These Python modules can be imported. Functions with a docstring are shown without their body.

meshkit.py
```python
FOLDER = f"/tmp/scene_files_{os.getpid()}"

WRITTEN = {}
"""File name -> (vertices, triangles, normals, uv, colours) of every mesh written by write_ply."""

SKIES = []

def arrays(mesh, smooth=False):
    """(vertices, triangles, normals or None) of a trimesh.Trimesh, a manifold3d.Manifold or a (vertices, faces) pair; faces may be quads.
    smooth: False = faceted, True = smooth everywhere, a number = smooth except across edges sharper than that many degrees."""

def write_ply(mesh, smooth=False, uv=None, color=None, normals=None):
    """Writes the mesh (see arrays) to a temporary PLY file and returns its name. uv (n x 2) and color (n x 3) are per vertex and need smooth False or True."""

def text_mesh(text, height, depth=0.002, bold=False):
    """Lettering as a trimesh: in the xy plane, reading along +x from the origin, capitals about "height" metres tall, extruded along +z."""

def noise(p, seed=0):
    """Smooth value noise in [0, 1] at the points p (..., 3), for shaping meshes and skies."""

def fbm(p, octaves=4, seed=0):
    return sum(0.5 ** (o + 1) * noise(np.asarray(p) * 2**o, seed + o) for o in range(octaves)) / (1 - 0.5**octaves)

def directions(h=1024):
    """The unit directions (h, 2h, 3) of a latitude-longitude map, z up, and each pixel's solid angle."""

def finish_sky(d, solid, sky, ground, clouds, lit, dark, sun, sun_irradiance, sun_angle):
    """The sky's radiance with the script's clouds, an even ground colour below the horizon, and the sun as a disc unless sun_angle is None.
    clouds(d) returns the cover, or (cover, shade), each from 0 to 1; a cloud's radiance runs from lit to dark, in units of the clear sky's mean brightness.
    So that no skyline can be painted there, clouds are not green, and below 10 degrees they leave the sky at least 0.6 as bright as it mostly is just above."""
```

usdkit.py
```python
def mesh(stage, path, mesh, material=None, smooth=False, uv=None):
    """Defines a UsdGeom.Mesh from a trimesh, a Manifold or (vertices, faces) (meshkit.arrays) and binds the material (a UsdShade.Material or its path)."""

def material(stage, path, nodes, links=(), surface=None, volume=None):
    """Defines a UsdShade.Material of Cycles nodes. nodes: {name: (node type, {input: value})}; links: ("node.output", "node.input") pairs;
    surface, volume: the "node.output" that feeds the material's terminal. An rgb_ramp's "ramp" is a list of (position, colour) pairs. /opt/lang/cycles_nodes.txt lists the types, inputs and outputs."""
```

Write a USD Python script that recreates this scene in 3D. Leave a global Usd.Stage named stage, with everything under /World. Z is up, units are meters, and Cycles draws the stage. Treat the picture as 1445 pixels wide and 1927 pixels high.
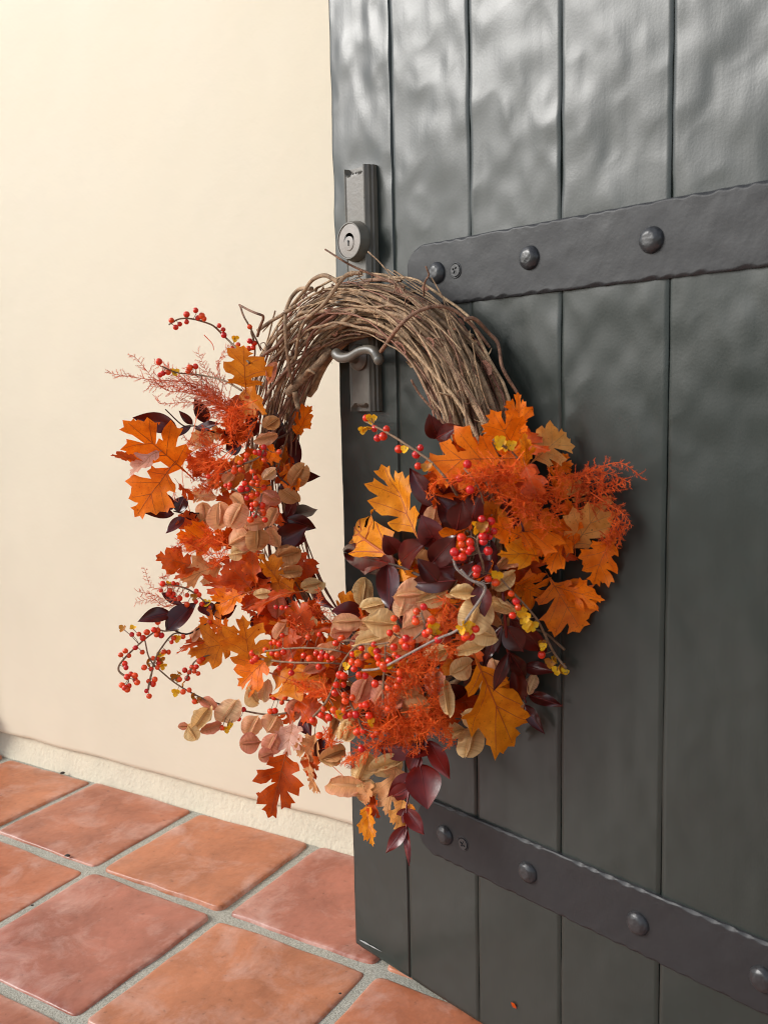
import math, random
import numpy as np, trimesh
import usdkit, meshkit
from pxr import Usd, UsdGeom, UsdLux, UsdShade, Sdf, Gf, Vt
from scipy.spatial import Delaunay
from shapely.geometry import Polygon
from shapely import contains_xy

stage = Usd.Stage.CreateInMemory()
UsdGeom.SetStageUpAxis(stage, UsdGeom.Tokens.z)
UsdGeom.SetStageMetersPerUnit(stage, 1.0)
UsdGeom.Xform.Define(stage, '/World')
UsdGeom.Scope.Define(stage, '/World/Looks')
rng = np.random.default_rng(11)
random.seed(11)

# ------------------------------------------------------------------ camera, sky, light, exposure
EXPOSURE = 0.7
SKY_STRENGTH = 0.11
SUN_INTENSITY, SUN_ANGLE = 0.40, 20.0
SUN_DIR = np.array([-0.87, -0.04, 0.465]); SUN_DIR /= np.linalg.norm(SUN_DIR)      # towards the bright part of the sky

PW, PH, F = 1445., 1927., 1734.06
PITCH, ROLL, HT = .1285, -.0237, .8964
fw = np.array([0, math.cos(PITCH), -math.sin(PITCH)]); up0 = np.array([0, math.sin(PITCH), math.cos(PITCH)]); r0 = np.array([1., 0, 0])
CR = math.cos(ROLL) * r0 + math.sin(ROLL) * up0
CU = -math.sin(ROLL) * r0 + math.cos(ROLL) * up0
CAM = np.array([0, 0, HT])
cam = UsdGeom.Camera.Define(stage, '/World/camera')
m = Gf.Matrix4d(*[float(x) for row in ((*CR, 0), (*CU, 0), (*-fw, 0), (*CAM, 1)) for x in row])
cam.AddTransformOp().Set(m)
cam.CreateHorizontalApertureAttr(36.0); cam.CreateVerticalApertureAttr(36.0 * 1024 / 767)
cam.CreateFocalLengthAttr(36.0 * F / PW)
cam.CreateClippingRangeAttr(Gf.Vec2f(0.05, 500))
cam.CreateFStopAttr(11.0); cam.CreateFocusDistanceAttr(1.42)
cam.CreateExposureAttr(EXPOSURE)

L = '/World/Looks/'
dome = UsdLux.DomeLight.Define(stage, '/World/sky')
el, az = math.asin(SUN_DIR[2]), math.atan2(SUN_DIR[0], SUN_DIR[1])
sky_mat = usdkit.material(stage, L + 'sky_look', {
    'sky': ('sky_texture', {'sky_type': 'single_scattering', 'sun_disc': False, 'sun_elevation': el, 'sun_rotation': az}),
    'grey': ('hsv', {'saturation': 0.50}),
    'co': ('texture_coordinate', {}),
    'n': ('noise_texture', {'scale': 2.2, 'detail': 5.0, 'roughness': 0.55}),
    'r': ('rgb_ramp', {'ramp': [(0.35, (0.85, 0.85, 0.85)), (0.68, (1.7, 1.7, 1.7))]}),
    'mul': ('mix_color', {'blend_type': 'multiply', 'fac': 1.0, 'use_clamp': False}),
    'bg': ('background_shader', {'strength': SKY_STRENGTH})},
    [('sky.color', 'grey.color'), ('co.generated', 'n.vector'), ('n.fac', 'r.fac'), ('grey.color', 'mul.a'), ('r.color', 'mul.b'), ('mul.result', 'bg.color')],
    surface='bg.background')
UsdShade.MaterialBindingAPI.Apply(dome.GetPrim()).Bind(sky_mat)
dome.GetPrim().SetCustomDataByKey('kind', 'structure')

sun = UsdLux.DistantLight.Define(stage, '/World/sun')
sun.CreateIntensityAttr(SUN_INTENSITY); sun.CreateAngleAttr(SUN_ANGLE); sun.CreateNormalizeAttr(True)
sun.CreateColorAttr(Gf.Vec3f(1.0, 0.98, 0.945))
zax = SUN_DIR; xax = np.cross([0, 0, 1.], zax); xax /= np.linalg.norm(xax); yax = np.cross(zax, xax)
sun.AddTransformOp().Set(Gf.Matrix4d(*[float(x) for row in ((*xax, 0), (*yax, 0), (*zax, 0), (0, 0, 0, 1)) for x in row]))

# ------------------------------------------------------------------ helpers
used = {}
def numbered(path):
    if path not in used:
        used[path] = 0
        return path
    used[path] += 1
    return f'{path}_{used[path]:03d}'

def tag(p, label=None, cat=None, group=None, kind=None):
    p = p.GetPrim() if hasattr(p, 'GetPrim') else p
    for k, v in (('label', label), ('category', cat), ('group', group), ('kind', kind)):
        if v: p.SetCustomDataByKey(k, v)
    return p

def thing(name, loc=(0, 0, 0), rotz=0.0, **kw):
    x = UsdGeom.Xform.Define(stage, numbered('/World/' + name))
    x.AddTranslateOp().Set(Gf.Vec3d(*map(float, loc))); x.AddRotateZOp().Set(math.degrees(rotz))
    tag(x, **kw)
    return str(x.GetPath())

def obj(name, mesh, mat, parent='/World', smooth=False, color=None, **kw):
    p = numbered(parent + '/' + name)
    mesh = trimesh.Trimesh(mesh.vertices, mesh.faces, process=False)
    ref = np.zeros(len(mesh.vertices), bool); ref[mesh.faces] = True
    if not ref.all():
        idx = np.cumsum(ref) - 1; mesh = trimesh.Trimesh(mesh.vertices[ref], idx[mesh.faces], process=False)
        if color is not None: color = color[ref]
    m = usdkit.mesh(stage, p, mesh, mat, smooth=smooth)
    if color is not None:
        UsdGeom.PrimvarsAPI(m).CreatePrimvar('tone', Sdf.ValueTypeNames.Color3fArray, 'vertex').Set(Vt.Vec3fArray.FromNumpy(np.asarray(color, np.float32)))
    tag(m, **kw)
    return p

def lin(r, g, b, k=1.0):
    c = np.array([r, g, b]) / 255.
    return tuple(np.where(c <= .04045, c / 12.92, ((c + .055) / 1.055) ** 2.4) * k)

def join(ms):
    return trimesh.util.concatenate(ms)

def raw(v, f):
    return trimesh.Trimesh(np.asarray(v, float), np.asarray(f, int), process=False)

def tube(pts, rad, sides=6, cap=True):
    pts = np.asarray(pts, float); n = len(pts)
    rad = np.broadcast_to(np.asarray(rad, float), (n,))
    t = np.gradient(pts, axis=0); t /= np.maximum(np.linalg.norm(t, axis=1, keepdims=True), 1e-9)
    a = np.array([0, 0, 1.]) if abs(t[0][2]) < .9 else np.array([1., 0, 0])
    ns = []
    nrm = np.cross(t[0], a); nrm /= np.linalg.norm(nrm)
    for i in range(n):
        nrm = nrm - t[i] * (nrm @ t[i]); nrm /= max(np.linalg.norm(nrm), 1e-9); ns.append(nrm)
    ns = np.array(ns); bs = np.cross(t, ns)
    ang = np.arange(sides) / sides * 2 * math.pi
    v = pts[:, None] + rad[:, None, None] * (np.cos(ang)[None, :, None] * ns[:, None] + np.sin(ang)[None, :, None] * bs[:, None])
    v = v.reshape(-1, 3)
    i = np.arange(n - 1)[:, None] * sides + np.arange(sides)[None]; j = np.arange(n - 1)[:, None] * sides + (np.arange(sides)[None] + 1) % sides
    q = np.stack([i, j, j + sides, i + sides], -1).reshape(-1, 4)
    f = np.vstack([q[:, [0, 1, 2]], q[:, [0, 2, 3]]])
    if cap:
        k = len(v); v = np.vstack([v, pts[0], pts[-1]]); s = np.arange(sides); s2 = (s + 1) % sides
        f = np.vstack([f, np.stack([np.full(sides, k), s2, s], 1), np.stack([np.full(sides, k + 1), (n - 1) * sides + s, (n - 1) * sides + s2], 1)])
    return raw(v, f)

def grid_faces(nu, nv, flip=False):
    i = np.arange(nu * nv).reshape(nu, nv)
    a, b, c, d = i[:-1, :-1].ravel(), i[1:, :-1].ravel(), i[1:, 1:].ravel(), i[:-1, 1:].ravel()
    f = np.vstack([np.stack([a, b, c], 1), np.stack([a, c, d], 1)])
    return f[:, ::-1] if flip else f

def spline(pts, n):
    """Catmull-Rom through the points, n samples."""
    p = np.asarray(pts, float)
    if len(p) == 2:
        return p[0] + (p[1] - p[0]) * np.linspace(0, 1, n)[:, None]
    p = np.vstack([2 * p[0] - p[1], p, 2 * p[-1] - p[-2]])
    s = np.linspace(0, len(p) - 3 - 1e-9, n); k = s.astype(int); t = (s - k)[:, None]
    a, b, c, d = p[k], p[k + 1], p[k + 2], p[k + 3]
    return .5 * (2 * b + (c - a) * t + (2 * a - 5 * b + 4 * c - d) * t ** 2 + (3 * b - a - 3 * c + d) * t ** 3)

def wob(s, seed, freq=1.0):
    """smooth 3-d noise vector along s, about -1..1"""
    s = np.asarray(s, float)
    return np.stack([meshkit.fbm(np.stack([s * freq, np.full_like(s, 3.1 * k + .5), np.full_like(s, seed * .73)], -1), 3, seed + k) for k in range(3)], -1) * 2 - 1

# ------------------------------------------------------------------ frames: the door's plane, the wall, the tile grid
DY = .7457
DU = np.array([math.sin(DY), -math.cos(DY), 0]); DN = np.array([-math.cos(DY), -math.sin(DY), 0])
D0 = np.array([-0.06353156, 1.39216088, 0.0])
DROT = math.atan2(DU[1], DU[0])                       # door frame: x along the door, y into it, z up
YAW, TILE = .5439, .318
TO = np.array([-.57380, 1.66871, 0.])
TA = np.array([math.sin(YAW), math.cos(YAW), 0]); TB = np.array([math.cos(YAW), -math.sin(YAW), 0])
WY = .5500
WD_ = np.array([math.cos(WY), -math.sin(WY), 0]); WN = np.array([-math.sin(WY), -math.cos(WY), 0])
W0 = TO + TA * (.9174 * TILE)

def ray(x, y):
    d = fw + CR * (x - PW / 2) / F - CU * (y - PH / 2) / F
    return d / np.linalg.norm(d)
def to_door(P):
    q = np.asarray(P) - D0
    return np.stack([q @ DU, -(q @ DN), q[..., 2]], -1)
CAMD = to_door(CAM)
def at(x, y, w):
    """the point, in the door's frame, that is seen at x, y and stands w metres in front of the door"""
    d = ray(x, y)
    P = CAM + d * (((D0 + DN * w - CAM) @ DN) / (d @ DN))
    return to_door(P)

# ------------------------------------------------------------------ materials
def mat(name, nodes, links, surface='p.BSDF'):
    return usdkit.material(stage, L + name, nodes, links, surface=surface)

def paint(name, base, rough, bump=(), var=.12, spec=.5, vscale=9., coat=0., scale3=(1, 1, 1)):
    """painted or plastered surface: base colour with soft variation, several layers of bump [(scale, stretch xyz, distance)]"""
    nodes = {'co': ('texture_coordinate', {}), 'vm': ('mapping', {'scale': scale3}), 'vn': ('noise_texture', {'scale': vscale, 'detail': 4.0}),
             'cr': ('rgb_ramp', {'ramp': [(.3, tuple(np.array(base) * (1 - var))), (.7, tuple(np.array(base) * (1 + var)))]}),
             'rr': ('map_range', {'from_min': .3, 'from_max': .7, 'to_min': rough - .05, 'to_max': rough + .06}),
             'p': ('principled_bsdf', {'roughness': rough, 'specular_ior_level': spec, 'coat_weight': coat, 'coat_roughness': .3})}
    links = [('co.object', 'vm.vector'), ('vm.vector', 'vn.vector'), ('vn.fac', 'cr.fac'), ('cr.color', 'p.base_color'), ('vn.fac', 'rr.value'), ('rr.result', 'p.roughness')]
    prev = None
    for k, (sc, st, dist) in enumerate(bump):
        nodes[f'm{k}'] = ('mapping', {'scale': st}); nodes[f'n{k}'] = ('noise_texture', {'scale': sc, 'detail': 3.0}); nodes[f'b{k}'] = ('bump', {'strength': 1.0, 'distance': dist})
        links += [('co.object', f'm{k}.vector'), (f'm{k}.vector', f'n{k}.vector'), (f'n{k}.fac', f'b{k}.height')]
        if prev: links.append((prev, f'b{k}.normal'))
        prev = f'b{k}.normal'
    if prev: links.append((prev, 'p.normal'))
    return mat(name, nodes, links)

M_door = paint('door_paint', (.0170, .0222, .0186), .33, [(60, (1, 1, .06), .0002), (420, (1, 1, .7), .00008)], var=.08, spec=.5, vscale=5)
M_core = paint('door_core', (.012, .013, .012), .7)
M_strap = paint('strap_paint', (.0195, .0195, .0205), .47, [(45, (1, 1, 1), .00025), (260, (1, 1, 1), .00015)], var=.12, vscale=14, spec=.36)
M_rivet = paint('rivet_paint', (.022, .022, .023), .34, [(120, (1, 1, 1), .0006)], var=.15, vscale=40)
M_bronze = paint('bronze', (.092, .078, .058), .45, [(170, (1, 1, 1), .0003)], var=.25, spec=.8, vscale=30)
M_bronze2 = paint('worn_bronze', (.20, .165, .135), .38, [(170, (1, 1, 1), .0002)], var=.2, spec=.8, vscale=60)
M_black = paint('keyhole_black', (.008, .008, .008), .6)
M_wall = paint('cream_plaster', (.70, .615, .465), .62, [(6, (1, 1, 1), .0018), (38, (1, 1, 1), .0004), (150, (1, 1, 1), .0002)], var=.03, vscale=4)
M_base = paint('rough_plaster', (.63, .56, .42), .8, [(190, (1, 1, 1), .0016)], var=.05, vscale=20)
M_post = paint('post_wood', (.10, .06, .035), .5, [(40, (1, 1, .1), .001)], var=.2)

def tile_mat(name, c1, c2, seed):
    return mat(name, {
        'co': ('texture_coordinate', {}), 'mp': ('mapping', {'location': (seed * 3.7, seed * 1.3, 0)}),
        'n1': ('noise_texture', {'scale': 7.0, 'detail': 5.0, 'roughness': .6, 'distortion': .6}),
        'n2': ('noise_texture', {'scale': 11.0, 'detail': 8.0, 'roughness': .68, 'distortion': .5}),
        'n3': ('noise_texture', {'scale': 90.0, 'detail': 3.0}), 'n4': ('noise_texture', {'scale': 26.0, 'detail': 4.0}),
        'c': ('rgb_ramp', {'ramp': [(.34, tuple(np.array(c1) * .88)), (.66, tuple(np.array(c2) * 1.06))]}),
        'w': ('rgb_ramp', {'ramp': [(.50, (0, 0, 0)), (.74, (.58, .58, .58))]}),
        'at': ('attribute', {'attribute': 'tone'}), 'n5': ('noise_texture', {'scale': 17.0, 'detail': 5.0, 'roughness': .65}), 'er': ('rgb_ramp', {'ramp': [(.46, (0, 0, 0)), (.66, (.75, .75, .75))]}),
        'em': ('math', {'math_type': 'multiply'}), 'ea': ('math', {'math_type': 'add', 'use_clamp': True}),
        'mx': ('mix_color', {'blend_type': 'mix', 'b': (.60, .37, .30)}),
        'sp': ('rgb_ramp', {'ramp': [(.24, (.62, .60, .58)), (.33, (.95, .95, .95)), (.65, (1.05, 1.05, 1.05))]}),
        'ml': ('mix_color', {'blend_type': 'multiply', 'fac': 1.0, 'use_clamp': False}),
        'rr': ('map_range', {'from_min': .3, 'from_max': .7, 'to_min': .30, 'to_max': .46}),
        'b1': ('bump', {'strength': 1.0, 'distance': .0016}), 'b2': ('bump', {'strength': 1.0, 'distance': .0006}),
        'p': ('principled_bsdf', {'specular_ior_level': .45})},
        [('co.object', 'mp.vector'), ('mp.vector', 'n1.vector'), ('mp.vector', 'n2.vector'), ('mp.vector', 'n3.vector'), ('mp.vector', 'n4.vector'),
         ('n1.fac', 'c.fac'), ('n2.fac', 'w.fac'), ('mp.vector', 'n5.vector'), ('n5.fac', 'er.fac'), ('er.color', 'em.value1'), ('at.fac', 'em.value2'), ('w.color', 'ea.value1'), ('em.value', 'ea.value2'), ('ea.value', 'mx.fac'), ('c.color', 'mx.a'), ('n3.fac', 'sp.fac'), ('mx.result', 'ml.a'), ('sp.color', 'ml.b'), ('ml.result', 'p.base_color'),
         ('n1.fac', 'rr.value'), ('rr.result', 'p.roughness'), ('n4.fac', 'b1.height'), ('n3.fac', 'b2.height'), ('b1.normal', 'b2.normal'), ('b2.normal', 'p.normal')])
M_tiles = [tile_mat('terracotta_orange', (.37, .122, .054), (.48, .175, .082), 1), tile_mat('terracotta_rose', (.30, .092, .056), (.40, .140, .088), 2),
           tile_mat('terracotta_brown', (.32, .102, .055), (.43, .150, .078), 3), tile_mat('terracotta_bright', (.38, .112, .048), (.46, .155, .074), 4)]
M_grout = mat('grout', {'co': ('texture_coordinate', {}), 'n': ('noise_texture', {'scale': 420.0, 'detail': 2.0}), 'n2': ('noise_texture', {'scale': 9.0, 'detail': 4.0}),
                        'c': ('rgb_ramp', {'ramp': [(.3, (.27, .26, .215)), (.7, (.52, .50, .43))]}), 'c2': ('rgb_ramp', {'ramp': [(.3, (.85, .87, .84)), (.7, (1.05, 1.03, 1.0))]}),
                        'ml': ('mix_color', {'blend_type': 'multiply', 'fac': 1.0}), 'b': ('bump', {'distance': .0015}), 'p': ('principled_bsdf', {'roughness': .9})},
              [('co.object', 'n.vector'), ('co.object', 'n2.vector'), ('n.fac', 'c.fac'), ('n2.fac', 'c2.fac'), ('c.color', 'ml.a'), ('c2.color', 'ml.b'), ('ml.result', 'p.base_color'), ('n.fac', 'b.height'), ('b.normal', 'p.normal')])

def leaf_mat(name, base, dark, rough=.5, trans=.35, tcol=None, scale=55., spots=.18, spec=.4):
    """thin leaf: mottled colour, freckles, light passing through"""
    tcol = tcol or tuple(np.array(base) * 1.1)
    return mat(name, {
        'co': ('texture_coordinate', {}), 'n': ('noise_texture', {'scale': scale, 'detail': 4.0, 'roughness': .6}), 'f': ('noise_texture', {'scale': 420.0, 'detail': 2.0}),
        'c': ('rgb_ramp', {'ramp': [(.28, dark), (.62, base)]}), 'fr': ('rgb_ramp', {'ramp': [(.26, (1 - spots * 2, 1 - spots * 2.3, 1 - spots * 2.5)), (.40, (1, 1, 1))]}),
        'ml': ('mix_color', {'blend_type': 'multiply', 'fac': 1.0, 'use_clamp': False}), 'tl': ('mix_color', {'blend_type': 'multiply', 'fac': 1.0, 'b': (1., .82, .6), 'use_clamp': False}),
        'b': ('bump', {'distance': .0007, 'strength': .8}), 'p': ('principled_bsdf', {'roughness': rough, 'specular_ior_level': spec}), 't': ('translucent_bsdf', {'color': tcol}),
        'mx': ('mix_closure', {'fac': trans})},
        [('co.object', 'n.vector'), ('co.object', 'f.vector'), ('n.fac', 'c.fac'), ('f.fac', 'fr.fac'), ('c.color', 'ml.a'), ('fr.color', 'ml.b'), ('ml.result', 'p.base_color'),
         ('ml.result', 'tl.a'), ('tl.result', 't.color'), ('n.fac', 'b.height'), ('b.normal', 'p.normal'), ('p.BSDF', 'mx.closure1'), ('t.BSDF', 'mx.closure2')], surface='mx.closure')

OAK = {k: leaf_mat('oak_' + k, lin(*c, 1.0), lin(*d, .90), rough=.50, trans=.30, spec=.22) for k, c, d in (
    ('orange', (246, 128, 18), (232, 104, 12)), ('golden', (238, 148, 26), (222, 122, 18)), ('amber', (222, 132, 30), (198, 104, 22)), ('rust', (206, 84, 14), (170, 58, 10)),
    ('red', (208, 82, 22), (180, 60, 16)), ('tan', (222, 160, 104), (204, 130, 78)), ('peach', (238, 168, 88), (228, 144, 62)), ('pink', (222, 172, 150), (208, 148, 122)))}
VEIN = {k: paint('vein_' + k, lin(*c, .72), .6) for k, c in (('dark', (196, 92, 16)), ('pale', (204, 136, 70)))}
M_burg = [leaf_mat('burgundy_leaf', lin(108, 28, 22, .72), lin(70, 15, 13, .72), rough=.27, trans=.10, scale=40, spots=.05, spec=.5),
          leaf_mat('plum_leaf', lin(82, 23, 19, .72), lin(52, 13, 12, .72), rough=.25, trans=.08, scale=40, spots=.05, spec=.5),
          leaf_mat('wine_leaf', lin(132, 32, 24, .75), lin(94, 18, 15, .75), rough=.30, trans=.16, scale=40, spots=.05, spec=.5)]
def pod_mat(name, mid, rim):
    """papery wing: one tone by the seed, another towards the rim, fine veins running outwards"""
    return mat('pod_' + name, {
        'at': ('attribute', {'attribute': 'tone'}), 'se': ('separate_xyz', {}), 'mp': ('mapping', {'scale': (.8, 26., 40.)}), 'vn': ('noise_texture', {'scale': 1.0, 'detail': 2.0}),
        'co': ('texture_coordinate', {}), 'bn': ('noise_texture', {'scale': 60., 'detail': 4.0}), 'ad': ('math', {'math_type': 'multiply_add', 'value2': 1.1, 'value3': -.32}), 'su': ('math', {'math_type': 'add', 'use_clamp': True}),
        'mc': ('mix_color', {'a': mid, 'b': rim}), 'vr': ('rgb_ramp', {'ramp': [(.30, (.80, .74, .68)), (.55, (1.04, 1.04, 1.04))]}), 'ml': ('mix_color', {'blend_type': 'multiply', 'fac': .8, 'use_clamp': False}),
        'b': ('bump', {'distance': .0006, 'strength': .9}), 'p': ('principled_bsdf', {'roughness': .55, 'specular_ior_level': .25}), 't': ('translucent_bsdf', {}), 'mx': ('mix_closure', {'fac': .34})},
        [('at.vector', 'se.vector'), ('at.vector', 'mp.vector'), ('mp.vector', 'vn.vector'), ('co.object', 'bn.vector'), ('bn.fac', 'ad.value1'), ('ad.value', 'su.value1'), ('se.x', 'su.value2'), ('su.value', 'mc.fac'),
         ('mc.result', 'ml.a'), ('vn.fac', 'vr.fac'), ('vr.color', 'ml.b'), ('ml.result', 'p.base_color'), ('ml.result', 't.color'), ('vn.fac', 'b.height'), ('b.normal', 'p.normal'), ('p.BSDF', 'mx.closure1'), ('t.BSDF', 'mx.closure2')], surface='mx.closure')
M_pod = {k: pod_mat(k, lin(*c, 1.0), lin(*d, 1.02)) for k, c, d in (('tan', (206, 158, 92), (232, 196, 138)), ('pink', (218, 170, 112), (230, 166, 124)), ('rose', (208, 148, 98), (214, 136, 108)), ('brown', (182, 126, 70), (204, 148, 96)), ('cream', (232, 202, 148), (232, 184, 142)))}
M_fern = [leaf_mat('fern_orange', lin(252, 136, 56, 1.0), lin(232, 98, 34, .95), trans=.42, scale=110, spots=.0, spec=.2), leaf_mat('fern_rust', lin(240, 116, 52, 1.0), lin(208, 78, 32, .9), trans=.42, scale=110, spots=.0, spec=.2),
          leaf_mat('fern_pink', lin(236, 156, 120, 1.0), lin(220, 126, 90, 1.0), trans=.42, scale=60, spots=.0, spec=.2)]
M_berry = [paint('berry_red', lin(228, 48, 14, .85), .28, [(300, (1, 1, 1), .0008)], var=.3, vscale=90, spec=.55), paint('berry_orange', lin(238, 76, 18, .85), .30, [(300, (1, 1, 1), .0008)], var=.3, vscale=90, spec=.55),
           paint('berry_deep', lin(196, 28, 26), .28, [(300, (1, 1, 1), .0008)], var=.18, vscale=90, spec=.55)]
M_husk = [leaf_mat('husk_yellow', lin(246, 196, 34, 1.0), lin(232, 164, 22, .95), trans=.2, spots=.1), leaf_mat('husk_ochre', lin(214, 142, 36, .75), lin(190, 110, 24, .7), trans=.2, spots=.1)]

def bark(name, c1, c2):
    return mat(name, {'co': ('texture_coordinate', {}), 'n': ('noise_texture', {'scale': 75.0, 'detail': 5.0, 'roughness': .65}), 'n2': ('noise_texture', {'scale': 420.0, 'detail': 3.0}),
                      'c': ('rgb_ramp', {'ramp': [(.28, c1), (.68, c2)]}), 'b': ('bump', {'distance': .0020}), 'p': ('principled_bsdf', {'roughness': .62, 'specular_ior_level': .3})},
               [('co.object', 'n.vector'), ('co.object', 'n2.vector'), ('n.fac', 'c.fac'), ('c.color', 'p.base_color'), ('n2.fac', 'b.height'), ('b.normal', 'p.normal')])
M_bark = [bark('bark_taupe', lin(84, 64, 48), lin(182, 148, 114)), bark('bark_brown', lin(78, 54, 42), lin(158, 116, 90)), bark('bark_red', lin(116, 74, 58), lin(164, 114, 92)), bark('bark_pale', lin(118, 92, 66), lin(204, 170, 132))]
M_stem = bark('sprig_bark', lin(104, 78, 56), lin(146, 116, 90))
M_stem_grey = bark('sprig_grey', lin(120, 108, 100), lin(164, 148, 136))
M_dark_stem = bark('dark_stem', lin(48, 34, 28), lin(84, 60, 46))

# ------------------------------------------------------------------ ground and floor
g = raw([(-60, -60, -.045), (60, -60, -.045), (60, 60, -.045), (-60, 60, -.045)], [(0, 1, 2), (0, 2, 3)])
M_ground = paint('garden_ground', (.07, .08, .035), .9, [(30, (1, 1, 1), .01)], var=.3, vscale=3)
obj('ground', g, M_ground, kind='structure')

floor = thing('floor', loc=TO, rotz=math.atan2(TB[1], TB[0]), label='terracotta tile floor with sandy grey grout joints', kind='structure')
# floor frame: x along the wall to the right, y towards the wall
I0, I1, J0, J1 = 0, 9, -4, 9
gx0, gx1, gy0, gy1 = J0 - 1, J1 - 1, -(I1 - 1), .9174
slab = trimesh.creation.box([(gx1 - gx0) * TILE, (gy1 - gy0) * TILE + .02, .05]); slab.apply_translation([(gx0 + gx1) / 2 * TILE, (gy0 + gy1) / 2 * TILE + .01, -.025 - .0035])
obj('grout', slab, M_grout, floor)
def tile(x0, x1, y0, y1, r):
    n = 16
    e = np.array([0, .006, .016, .032, .06]); s = np.concatenate([e, np.linspace(.17, .83, 6), 1 - e[::-1]])
    cx, cy, hx, hy = (x0 + x1) / 2, (y0 + y1) / 2, (x1 - x0) / 2, (y1 - y0) / 2
    a, b = np.meshgrid(s * 2 - 1, s * 2 - 1, indexing='ij')
    # rounded corners: squeeze points near the corners inwards
    rc = .07 + .05 * r.random()
    ca, cb_ = np.maximum(np.abs(a) - (1 - rc), 0) / rc, np.maximum(np.abs(b) - (1 - rc), 0) / rc
    sq = np.where(np.hypot(ca, cb_) > 1e-9, np.maximum(ca, cb_) / np.maximum(np.hypot(ca, cb_), 1e-9), 1)
    X = np.sign(a) * (np.abs(a) - ca * rc * (1 - sq)); Y = np.sign(b) * (np.abs(b) - cb_ * rc * (1 - sq))
    ed = np.minimum(1 - np.abs(a), 1 - np.abs(b)) * min(hx, hy)
    z = .0042 * (1 - np.exp(-np.maximum(ed, 0) / .0035)) - .006 * (ed <= 1e-9) - .0022 + .0012 * (1 - np.maximum(np.abs(a), np.abs(b)) ** 3)
    px_, py_ = cx + X * hx, cy + Y * hy
    q = np.stack([px_ * 16, py_ * 16, np.zeros_like(px_)], -1); sd = int(r.integers(0, 9999))
    edge = np.exp(-ed / .02)
    px_ += edge * .0045 * (meshkit.fbm(q * 1.3, 3, sd) - .5) * 2; py_ += edge * .0045 * (meshkit.fbm(q * 1.3, 3, sd + 50) - .5) * 2
    z += .0024 * (meshkit.fbm(q, 3, sd + 9) - .5) + .0016 * (r.random() - .5) + (r.random() - .5) * .004 * a + (r.random() - .5) * .004 * b
    return raw(np.stack([px_, py_, z], -1).reshape(-1, 3), grid_faces(len(s), len(s))), np.repeat(np.exp(-np.maximum(ed, 0) / .011).reshape(-1, 1), 3, 1)
fixed = {(0, 1): 0, (0, 0): 2, (0, -1): 0, (0, 2): 1, (1, 0): 3, (1, 1): 1, (1, 2): 0, (1, 3): 3, (2, 1): 2, (0, 3): 3, (2, 0): 1}   # row below the line, column
fixed = {(0, 0): 2, (0, 1): 0, (0, 2): 1, (0, -1): 0, (1, 0): 3, (1, 1): 1, (1, 2): 0, (1, 3): 3, (2, 1): 2, (2, 0): 1, (0, 3): 0}
tr = np.random.default_rng(5)
for i in range(I0, I1):
    for j in range(J0 - 1, J1 - 1):
        gap = .0095
        y1 = (-(i - 1)) * TILE - gap if i > 0 else .9174 * TILE - .006
        y0 = -i * TILE + gap
        t, tcol = tile(j * TILE + gap, (j + 1) * TILE - gap, y0, y1, tr)
        mi = fixed.get((i, j + 1), int(tr.integers(0, 4)))
        obj('tile', t, M_tiles[mi], floor, smooth=True, color=tcol)

# ------------------------------------------------------------------ wall with its plaster base
wall = thing('wall', loc=W0, rotz=math.atan2(WD_[1], WD_[0]), label='smooth cream plaster wall behind the open door', cat='wall')
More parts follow.
